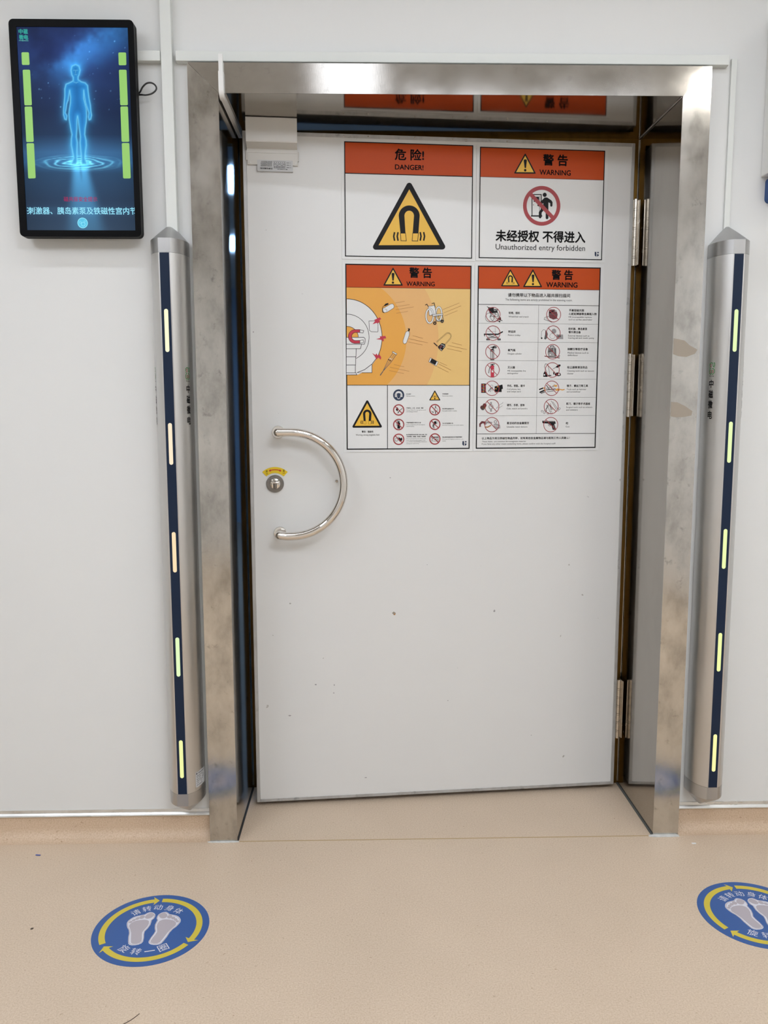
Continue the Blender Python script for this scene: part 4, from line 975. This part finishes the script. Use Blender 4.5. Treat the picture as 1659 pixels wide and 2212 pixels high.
# ------------------------------------------------------------------ wall screen
ws = thing('wall_screen', 'black portrait screen on the wall showing a glowing blue human figure', 'screen', (-.868, WY, 1.727))
X0, X1, Z0, Z1 = -1.0295 + .868, -.7075 + .868, .0, .545
def rrect(x0, x1, z0, z1, r, n=6):
    out = []
    for cx_, cz_, a0 in ((x1 - r, z1 - r, 0), (x0 + r, z1 - r, 90), (x0 + r, z0 + r, 180), (x1 - r, z0 + r, 270)):
        out += [(cx_ + r * math.cos(math.radians(a0 + 90 * k / n)), cz_ + r * math.sin(math.radians(a0 + 90 * k / n))) for k in range(n + 1)]
    return out
FY = -.055     # front glass relative to the wall
mb = MB(); O = rrect(X0 + .001, X1 - .001, Z0 + .001, Z1 - .001, .012)
O2 = rrect(X0, X1, Z0, Z1, .013)
mb.loft([[(x, FY + .030, z) for x, z in rrect(X0 + .006, X1 - .006, Z0 + .006, Z1 - .006, .010)], [(x, FY + .026, z) for x, z in O2], [(x, FY + .014, z) for x, z in O2], [(x, FY + .0125, z) for x, z in O]])
mb.build('case', 'blackcase', ws, smooth=True, angle=40)
MB().box(-.10, .10, FY + .029, -.0005, .17, .40, .003, 1).build('wall_mount', 'blackcase', ws)
dx0, dx1, dz0, dz1 = -1.0100 + .868, -.7235 + .868, .0172, .5258
fb = MB()
OUT = rrect(X0 + .0005, X1 - .0005, Z0 + .0005, Z1 - .0005, .012)
n = len(OUT) // 4
vo = [fb.bm.verts.new((x, FY, z)) for x, z in OUT]; vb = [fb.bm.verts.new((x, FY + .0125, z)) for x, z in OUT]
cor = [(dx1, dz1), (dx0, dz1), (dx0, dz0), (dx1, dz0)]
vi = [fb.bm.verts.new((x, FY, z)) for x, z in cor]; vd = [fb.bm.verts.new((x, FY + .003, z)) for x, z in cor]
N_ = len(vo)
for i in range(N_):
    fb.bm.faces.new((vo[i], vo[(i + 1) % N_], vb[(i + 1) % N_], vb[i]))
for q in range(4):
    seq = [vo[q * n + k] for k in range(n)]
    for k in range(n - 1): fb.bm.faces.new((vi[q], seq[k], seq[k + 1]))
    fb.bm.faces.new((vi[q], seq[-1], vo[((q + 1) * n) % N_], vi[(q + 1) % 4]))
    fb.bm.faces.new((vi[q], vi[(q + 1) % 4], vd[(q + 1) % 4], vd[q]))
fb.build('bezel', 'black', ws, smooth=True, angle=30)
# the picture on the display, computed per point of a fine grid (it is what the screen emits)
DH = homog([(133, 228), (1088, 235), (1155, 1963), (235, 1968)], [(dx0, dz1), (dx1, dz1), (dx1, dz0), (dx0, dz0)])
DI = np.linalg.inv(DH)
BODY = [(643, 552), (670, 565), (680, 600), (672, 640), (664, 655), (664, 680), (690, 698), (725, 708), (745, 730), (750, 780), (758, 840), (770, 900), (774, 950), (780, 985), (772, 1020), (758, 1025), (752, 1000), (756, 965), (745, 930), (728, 880), (718, 820), (712, 770), (712, 840), (722, 880), (735, 930), (738, 985), (735, 1040), (725, 1100), (722, 1150), (733, 1200), (735, 1240), (727, 1300), (722, 1350), (736, 1388), (735, 1402), (700, 1400), (695, 1380), (695, 1340), (688, 1280), (682, 1220), (685, 1170), (675, 1100), (665, 1020), (660, 990), (655, 1020), (655, 1100), (650, 1170), (658, 1220), (655, 1290), (655, 1350), (655, 1385), (645, 1400), (610, 1402), (615, 1385), (630, 1350), (620, 1300), (607, 1240), (607, 1190), (612, 1150), (600, 1090), (588, 1020), (585, 975), (590, 930), (598, 880), (600, 830), (592, 770), (580, 850), (567, 890), (562, 930), (555, 965), (570, 990), (565, 1025), (550, 1018), (540, 980), (540, 940), (545, 880), (550, 820), (550, 760), (560, 720), (600, 703), (622, 690), (622, 660), (610, 640), (604, 600), (612, 565)]
def paint():
    nx, ny = 180, 320
    U = np.linspace(dx0 - .001, dx1 + .001, nx); V = np.linspace(dz0 - .001, dz1 + .001, ny)
    uu, vv = np.meshgrid(U, V); q = DI @ np.stack([uu.ravel(), vv.ravel(), np.ones(uu.size)])
    x, y = q[0] / q[2], q[1] / q[2]
    def ip(t, stops):
        t = np.asarray(t); return np.stack([np.interp(t, [s[0] for s in stops], [s[1][c] for s in stops]) for c in range(3)], 1)
    c = ip(y, [(230, (40, 58, 106)), (420, (42, 62, 118)), (700, (38, 58, 104)), (960, (30, 48, 84)), (1150, (34, 58, 92)), (1300, (62, 112, 160)), (1390, (56, 108, 158)), (1480, (46, 78, 112)), (1700, (46, 68, 96)), (1960, (56, 76, 100))])
    edge = np.clip(np.abs(x - (640 + (y - 230) * .04)) / 480, 0, 1)
    c = c * (1 - .22 * edge[:, None] ** 2)
    rs = np.random.RandomState(3)
    def fbm(x, y, s, seed):
        r_ = np.random.RandomState(seed); out = 0; a = 1
        for o in range(4):
            G_ = r_.rand(64, 64); X = x / s * 2 ** o; Y = y / s * 2 ** o; xi = np.floor(X).astype(int); yi = np.floor(Y).astype(int)
            fx = X - xi; fy = Y - yi; fx = fx * fx * (3 - 2 * fx); fy = fy * fy * (3 - 2 * fy); gg = lambda a_, b_: G_[b_ % 64, a_ % 64]
            out = out + a * ((gg(xi, yi) * (1 - fx) + gg(xi + 1, yi) * fx) * (1 - fy) + (gg(xi, yi + 1) * (1 - fx) + gg(xi + 1, yi + 1) * fx) * fy); a *= .5
        return out / 1.875
    nb = fbm(x, y, 190, 5)
    d = np.abs((x - 640) * .62 + (y - 560) * .78 + (nb - .5) * 260) / 120
    up = np.clip((780 - y) / 250, 0, 1)
    neb = np.exp(-d ** 2) * up * (.5 + nb)
    c = c + neb[:, None] * np.array([16, 54, 72]) + ((nb - .5) * up * 40)[:, None] * np.array([.5, .9, 1.5])
    for _ in range(46):
        sx, sy = rs.uniform(150, 1090), rs.uniform(240, 960); a = rs.uniform(.2, 1) ** 2; r_ = rs.uniform(3, 6)
        c = c + (a * np.exp(-((x - sx) ** 2 + (y - sy) ** 2) / r_ ** 2))[:, None] * np.array([90, 130, 140])
    # ripples on the water
    ex, ey = (x - 672) / 1.0, (y - 1392) / .19
    rr = np.hypot(ex, ey); lowq = np.clip((y - 1255) / 60, 0, 1) * np.clip((1620 - y) / 130, 0, 1)
    wob = rr + 14 * np.sin(np.arctan2(ey, ex) * 5 + rr * .02) + 40 * (fbm(x * 1.0, y * 4, 120, 9) - .5)
    rip = (np.sin(wob / 14.0) * .5 + .5) ** 3 * np.exp(-((rr - 170) / 150) ** 2) + .8 * np.exp(-(rr / 120) ** 2) + .35 * np.exp(-((rr - 300) / 60) ** 2) * (fbm(x, y * 5, 60, 11))
    c = c + (lowq * rip)[:, None] * np.array([62, 108, 100])
    # beams of light running towards the viewer
    t = np.clip((y - 1395) / 560, 0, 1)
    xc = 680 + t * 55; hw = 60 + 95 * t
    bm_ = np.exp(-((x - xc) / hw) ** 4) * (y > 1395) * (1 - .62 * t) * np.clip((y - 1395) / 40, 0, 1)
    dk = np.exp(-((x - xc - 2) / 10) ** 2) * np.clip(1 - (y - 1400) / 160, 0, 1)
    c = c + (bm_ * (1 - .6 * dk))[:, None] * np.array([42, 100, 124])
    # figure
    P = np.array(BODY, float); A = P; B = np.roll(P, -1, 0)
    dist = np.full(x.shape, 1e9); ins = np.zeros(x.shape, bool)
    for a, b_ in zip(A, B):
        ab = b_ - a; k = np.clip(((x - a[0]) * ab[0] + (y - a[1]) * ab[1]) / (ab @ ab), 0, 1)
        dist = np.minimum(dist, np.hypot(x - a[0] - k * ab[0], y - a[1] - k * ab[1]))
        cond = (a[1] > y) != (b_[1] > y)
        with np.errstate(divide='ignore', invalid='ignore'):
            xi = (b_[0] - a[0]) * (y - a[1]) / (b_[1] - a[1]) + a[0]
        ins ^= cond & (x < xi)
    glow_ = np.where(ins, 0, np.exp(-dist / 26) * .75)
    c = c + glow_[:, None] * np.array([30, 110, 130])
    inner = np.stack([36 + 30 * np.exp(-dist / 16), 122 + 48 * np.exp(-dist / 16), 196 + 34 * np.exp(-dist / 16)], 1) * (1 - .10 * np.clip((dist - 20) / 40, 0, 1))[:, None]
    leg = np.clip((y - 1180) / 200, 0, 1)[:, None]; inner = inner + leg * np.array([20, 22, 12])
    c = np.where(ins[:, None], inner, c)
    ol = np.exp(-(dist / 4.6) ** 2)[:, None]
    c = c * (1 - ol * .8) + ol * .8 * np.array([120, 208, 248])
    for (a, b_) in (((624, 601), (640, 600)), ((647, 600), (662, 601)), ((643, 605), (641, 625)), ((636, 638), (652, 638)), ((625, 700), (648, 708)), ((648, 708), (665, 700))):
        a = np.array(a, float); b_ = np.array(b_, float); ab = b_ - a; k = np.clip(((x - a[0]) * ab[0] + (y - a[1]) * ab[1]) / (ab @ ab), 0, 1)
        dd = np.hypot(x - a[0] - k * ab[0], y - a[1] - k * ab[1]); l2 = np.exp(-(dd / 3.5) ** 2)[:, None] * .6
        c = c * (1 - l2) + l2 * np.array([120, 205, 240])
    # soft halo of the running text
    hal = np.exp(-np.clip(np.abs(y - 1800) - 25, 0, None) / 14) * .25; c = c + hal[:, None] * np.array([20, 50, 60])
    c = np.clip(c, 0, 255) / 255
    l = np.where(c <= .04045, c / 12.92, ((c + .055) / 1.055) ** 2.4)
    me = bpy.data.meshes.new('display')
    verts = np.stack([uu.ravel(), np.full(uu.size, FY + .0025), vv.ravel()], 1)
    idx = np.arange(nx * ny).reshape(ny, nx); F_ = np.stack([idx[:-1, :-1], idx[:-1, 1:], idx[1:, 1:], idx[1:, :-1]], -1).reshape(-1, 4)
    me.vertices.add(len(verts)); me.vertices.foreach_set('co', verts.ravel())
    me.loops.add(F_.size); me.loops.foreach_set('vertex_index', F_.ravel().astype(np.int32))
    me.polygons.add(len(F_)); me.polygons.foreach_set('loop_start', (np.arange(len(F_)) * 4).astype(np.int32))
    me.update(calc_edges=True)
    at = me.color_attributes.new('picture', 'FLOAT_COLOR', 'POINT')
    at.data.foreach_set('color', np.concatenate([l, np.ones((len(l), 1))], 1).ravel().astype(np.float32))
    m = mat('display_picture', (.002, .002, .003, 1), .3, spec=.04); nt, N, L, b = nodes(m)
    ca = N.new('ShaderNodeAttribute'); ca.attribute_name = 'picture'
    L.new(ca.outputs['Color'], b.inputs['Emission Color']); b.inputs['Emission Strength'].default_value = 1.0
    me.materials.append(m)
    return link('display', me, ws)
paint()['label'] = 'lit display with a glowing blue human figure'
def D(): return Flat(DH, lift=-FY - .0022, step=.00008)
for q in ([(178, 447), (242, 447), (249, 556), (183, 556)], [(189, 597), (253, 597), (270, 902), (206, 903)], [(207, 913), (271, 912), (287, 1215), (223, 1217)], [(225, 1227), (289, 1226), (305, 1525), (241, 1528)],
          [(1007, 447), (1073, 447), (1076, 556), (1011, 557)], [(1012, 595), (1077, 595), (1089, 898), (1024, 899)], [(1025, 909), (1089, 908), (1101, 1210), (1036, 1211)], [(1037, 1221), (1101, 1220), (1114, 1521), (1049, 1522)]):
    f = D(); Q = [np.array(p, float) for p in q]; P = []
    for i in range(4):
        p, a, c = Q[i], Q[i - 1], Q[(i + 1) % 4]; da = (a - p) / np.linalg.norm(a - p); dc = (c - p) / np.linalg.norm(c - p)
        P += [tuple(p + da * 9), tuple(p + (da + dc) * 2.6), tuple(p + dc * 9)]
    f.poly(P, 'bar_green', 1); f.build('signal_bar', ws)
f = D(); f.ltext('磁共振安全提示', 545, 1700, 830, 42, 'scr_red', .004, 2); f.ltext('刺激器、胰岛素泵及铁磁性宫内节', 243, 1799, 1166, 62, 'scr_text', .012, 2)
f.stroke([(232, 1778), (240, 1778)], 6, 'scr_text', 2); f.stroke([(232, 1800), (242, 1806)], 6, 'scr_text', 2); f.stroke([(234, 1826), (244, 1824)], 6, 'scr_text', 2); f.build('screen_text', ws)
f = D(); 
for ch, x_, y_ in (('中', 171, 268), ('磁', 213, 268), ('微', 176, 318), ('电', 217, 318)): f.text(ch, x_, y_, 38, 44, 'scr_teal', .035, 2)
f.stroke([(156, 347), (238, 349)], 5, 'scr_teal', 2); f.stroke([(186, 340), (190, 354)], 4, 'scr_teal', 2); f.build('screen_logo', ws)
f = D(); f.disc(706, 1902, 43, 'scr_cyan', 1); f.ring(706, 1902, 38, 44, 'scr_cyan2', 2)
f.ring(711, 1912, 14, 19, 'scr_cyan2', 3, 8); f.ring(686, 1897, 7, 10, 'scr_cyan2', 3, 12); f.ring(724, 1888, 5, 8, 'scr_cyan2', 3, 12); f.build('screen_button', ws)
# loop of black cable by the screen
pc = [(-.7095, .012, 2.0985), (-.700, .0045, 2.0962), (-.688, .003, 2.0952), (-.674, .003, 2.0982), (-.664, .004, 2.1055), (-.6605, .005, 2.1135), (-.6645, .005, 2.1215), (-.674, .004, 2.1262), (-.686, .004, 2.1245), (-.697, .006, 2.116), (-.704, .010, 2.107), (-.7095, .014, 2.103)]
def smooth_pts(P, n=6):
    P = [np.array(p, float) for p in P]; out = []
    for i in range(len(P) - 1):
        p0, p1, p2, p3 = P[max(0, i - 1)], P[i], P[i + 1], P[min(len(P) - 1, i + 2)]
        for k in range(n):
            t = k / n; out.append(tuple(.5 * ((2 * p1) + (-p0 + p2) * t + (2 * p0 - 5 * p1 + 4 * p2 - p3) * t * t + (-p0 + 3 * p1 - 3 * p2 + p3) * t ** 3)))
    return out + [tuple(P[-1])]
tag(MB().tube(smooth_pts(pc), .0022, 12).build('cable', 'cable', smooth=True), 'thin loop of black cable sticking out beside the wall screen', 'cable')

# ------------------------------------------------------------------ white cable duct over the door head
cd = thing('cable_duct', 'slim white cable duct bending over the steel door head into the recess', 'cable duct', (-.4875, 0, 2.19))
def strip(path, wdt, thk):
    # path in (y, z), offsets along its left normal
    mb = MB(); n = len(path); rings = []
    for i in range(n):
        a = np.array(path[max(0, i - 1)]); c = np.array(path[min(n - 1, i + 1)]); t = (c - a) / np.linalg.norm(c - a); nn = np.array([-t[1], t[0]])
        p = np.array(path[i]); q = p + nn * thk
        rings.append([(-wdt / 2, p[0], p[1] - 2.19), (wdt / 2, p[0], p[1] - 2.19), (wdt / 2, q[0], q[1] - 2.19), (-wdt / 2, q[0], q[1] - 2.19)])
    return mb.loft(rings)
# runs down the face (thickness away from the wall), round the arris, then back under the soffit
strip([(-.0125, 2.1935), (-.0125, 2.146)], .0108, .0115).build('duct', 'white', cd)
el = [(-.0138, 2.1505)] + [(-.0138, 2.108)] + [(-.0138 + .020 * (1 - math.cos(a)), 2.1065 - .020 * math.sin(a)) for a in [PI / 2 * k / 8 for k in range(1, 9)]] + [(.016, 2.0865)]
strip(el, .0128, .0128).build('elbow_cover', 'white', cd)
strip([(.012, 2.0880), (.325, 2.0880)], .0112, .0118).build('duct', 'white', cd)

# ------------------------------------------------------------------ wall box and blue plate at the right edge
wb = thing('wall_box', 'deep white wall box at the upper right edge of the picture', 'box', (.981, WY, 1.902))
MB().box(0, .40, -.215, -.0005, .0004, .408, .002, 2).build('body', 'white', wb)
MB().box(.02, .38, -.2165, -.2145, .02, .388, .0008, 1).build('front_cover', 'white', wb)
bp = thing('blue_plate', 'blue plastic holder fixed to the wall under the deep white box', 'holder', (.9945, WY, 1.832))
mb = MB(); mb.loft([[(x, y, z) for x, z in rrect(0, .25, 0, .067, .012)] for y in (-.0004, -.030)]); mb.build('body', 'blue', bp)
mb = MB(); mb.loft([[(x, y, z) for x, z in rrect(.02, .23, .012, .055, .006)] for y in (-.030, -.036)]); mb.build('front_pocket', 'blue', bp)

# ------------------------------------------------------------------ floor stickers
FOOT_L = [(-.427, .033), (-.455, .10), (-.472, .164), (-.470, .205), (-.463, .236), (-.435, .29), (-.401, .332), (-.35, .365), (-.294, .385), (-.225, .405), (-.19, .445), (-.15, .474), (-.105, .468), (-.064, .447), (-.030, .40), (-.018, .345), (-.022, .285), (-.05, .235), (-.045, .19), (-.040, .10), (-.060, .0), (-.090, -.081), (-.080, -.17), (-.056, -.265), (-.046, -.355), (-.062, -.405), (-.104, -.438), (-.155, -.452), (-.212, -.455), (-.255, -.440), (-.282, -.412), (-.304, -.349), (-.335, -.23), (-.352, -.121), (-.385, -.03)]
SOLE_L = [(-.408, .068), (-.410, .115), (-.386, .174), (-.33, .222), (-.257, .245), (-.19, .252), (-.139, .245), (-.091, .205), (-.075, .13), (-.082, .05), (-.110, -.03), (-.128, -.103), (-.115, -.18), (-.092, -.264), (-.076, -.35), (-.100, -.395), (-.150, -.415), (-.208, -.415), (-.246, -.385), (-.275, -.29), (-.318, -.121), (-.36, -.02)]
TOE_L = [(-.122, .362, .070, .090), (-.246, .325, .045, .052), (-.318, .288, .034, .042), (-.372, .240, .030, .038), (-.414, .188, .028, .034)]
def floor_sticker(cx_, cy_, R_, label):
    t = thing('floor_sticker', label, 'floor sticker', (cx_, cy_, 0), group='blue footprint stickers on the floor')
    H = np.array([[R_, 0, 0], [0, R_, 0], [0, 0, 1.0]])
    fl = lambda: Flat(H, 'floor', lift=.0006, step=.0001)
    MB().lathe([(R_, .0001), (R_, .0005)], (0, 0, 0), 'z', 96).build('disc', 'fblue', t)
    for a0, a1 in ((209.5, 93.7), (90.4, -28.5), (-32, -145.3)):
        f = fl(); tip = a1; neck = a1 + 6.5
        P = [(.88 * math.cos(math.radians(a0 + (neck - a0) * i / 30)), .88 * math.sin(math.radians(a0 + (neck - a0) * i / 30))) for i in range(31)]
        P += [(.955 * math.cos(math.radians(neck + 1.0)), .955 * math.sin(math.radians(neck + 1.0))), (.825 * math.cos(math.radians(tip)), .825 * math.sin(math.radians(tip))), (.70 * math.cos(math.radians(neck + 1.0)), .70 * math.sin(math.radians(neck + 1.0)))]
        P += [(.775 * math.cos(math.radians(neck + (a0 - neck) * i / 30)), .775 * math.sin(math.radians(neck + (a0 - neck) * i / 30))) for i in range(31)]
        f.poly(P, 'fyellow', 1); f.build('arrow', t)
    for sg in (1, -1):
        f = fl(); q = lambda L: [(sg * a, c) for a, c in L]
        f.poly(q(FOOT_L), 'fwhite', 1); c0 = np.mean(np.array(FOOT_L), 0)
        f.stroke([(sg * (a + (c0[0] - a) * .055), c + (c0[1] - c) * .045) for a, c in FOOT_L], .013, 'fgrey', 2, True)
        f.poly(q(SOLE_L), 'fgrey', 3)
        for a, c, rx, ry in TOE_L:
            an = .0 if rx > .06 else .5
            P = []
            for i in range(20):
                th_ = 2 * PI * i / 20; ex_, ey_ = rx * math.cos(th_), ry * math.sin(th_); an2 = -.55 if rx > .06 else -.45
                P.append((sg * (a + ex_ * math.cos(an2) - ey_ * math.sin(an2)), c + ex_ * math.sin(an2) + ey_ * math.cos(an2)))
            f.poly(P, 'fgrey', 3)
        f.build('footprint', t)
    f = fl()
    for ch, a in zip('请转动身体', (130.4, 111.4, 92.5, 72.3, 53.5)):
        an = math.radians(a); f.text(ch, .615 * math.cos(an), .615 * math.sin(an), .155, .16, 'fwhite', 0, 3, an - PI / 2)
    for ch, a, hh in zip('旋转一圈', (-120.5, -99, -78, -57.5), (.17, .17, .022, .17)):
        an = math.radians(a); f.text(ch, .625 * math.cos(an), .625 * math.sin(an), .17, hh, 'fwhite', 0, 3, an + PI / 2)
    f.build('lettering', t)
floor_sticker(-.6464, -.4079, .1403, 'round blue footprint sticker on the floor, wholly in view at left')
floor_sticker(.8699, -.3885, .1403, 'round blue footprint sticker cut off by the right edge')

# ------------------------------------------------------------------ small things on the floor
tag(MB().box(xl + .006, xr - .008, -.0028, .0012, .0001, .0007).build('floor_seam', 'seam'), 'yellowish welded seam in the vinyl across the doorway', 'seam', kind='structure')
o = MB().box(-.0075, .0075, -.0018, .0018, .0002, .0022, .0006, 1).build('paper_scrap', 'scrapblue', loc=(-1.058, -.062, 0), rot=(0, 0, -.15)); tag(o, 'tiny blue scrap lying on the floor at left', 'scrap')
o = blob(-.008, .006, -.004, .004, .0012, 16, 8).build('paint_chip', 'white', loc=(.849, -.048, 0)); tag(o, 'small white paint chip on the floor by the right detector post', 'chip')
hr = [(-.66, -.745, .0008), (-.63, -.731, .0008), (-.61, -.715, .0008), (-.597, -.697, .0008)]
tag(MB().tube(smooth_pts(hr), .0007, 6).build('hair_strand', 'hair'), 'thin dark hair on the floor near the bottom left', 'hair')
o = blob(-.004, .003, -.004, .003, .0012, 14, 12).build('dirt_crumb', 'hair', loc=(-.94, -.40, 0)); tag(o, 'small brown dirt crumb on the floor at the left', 'dirt')
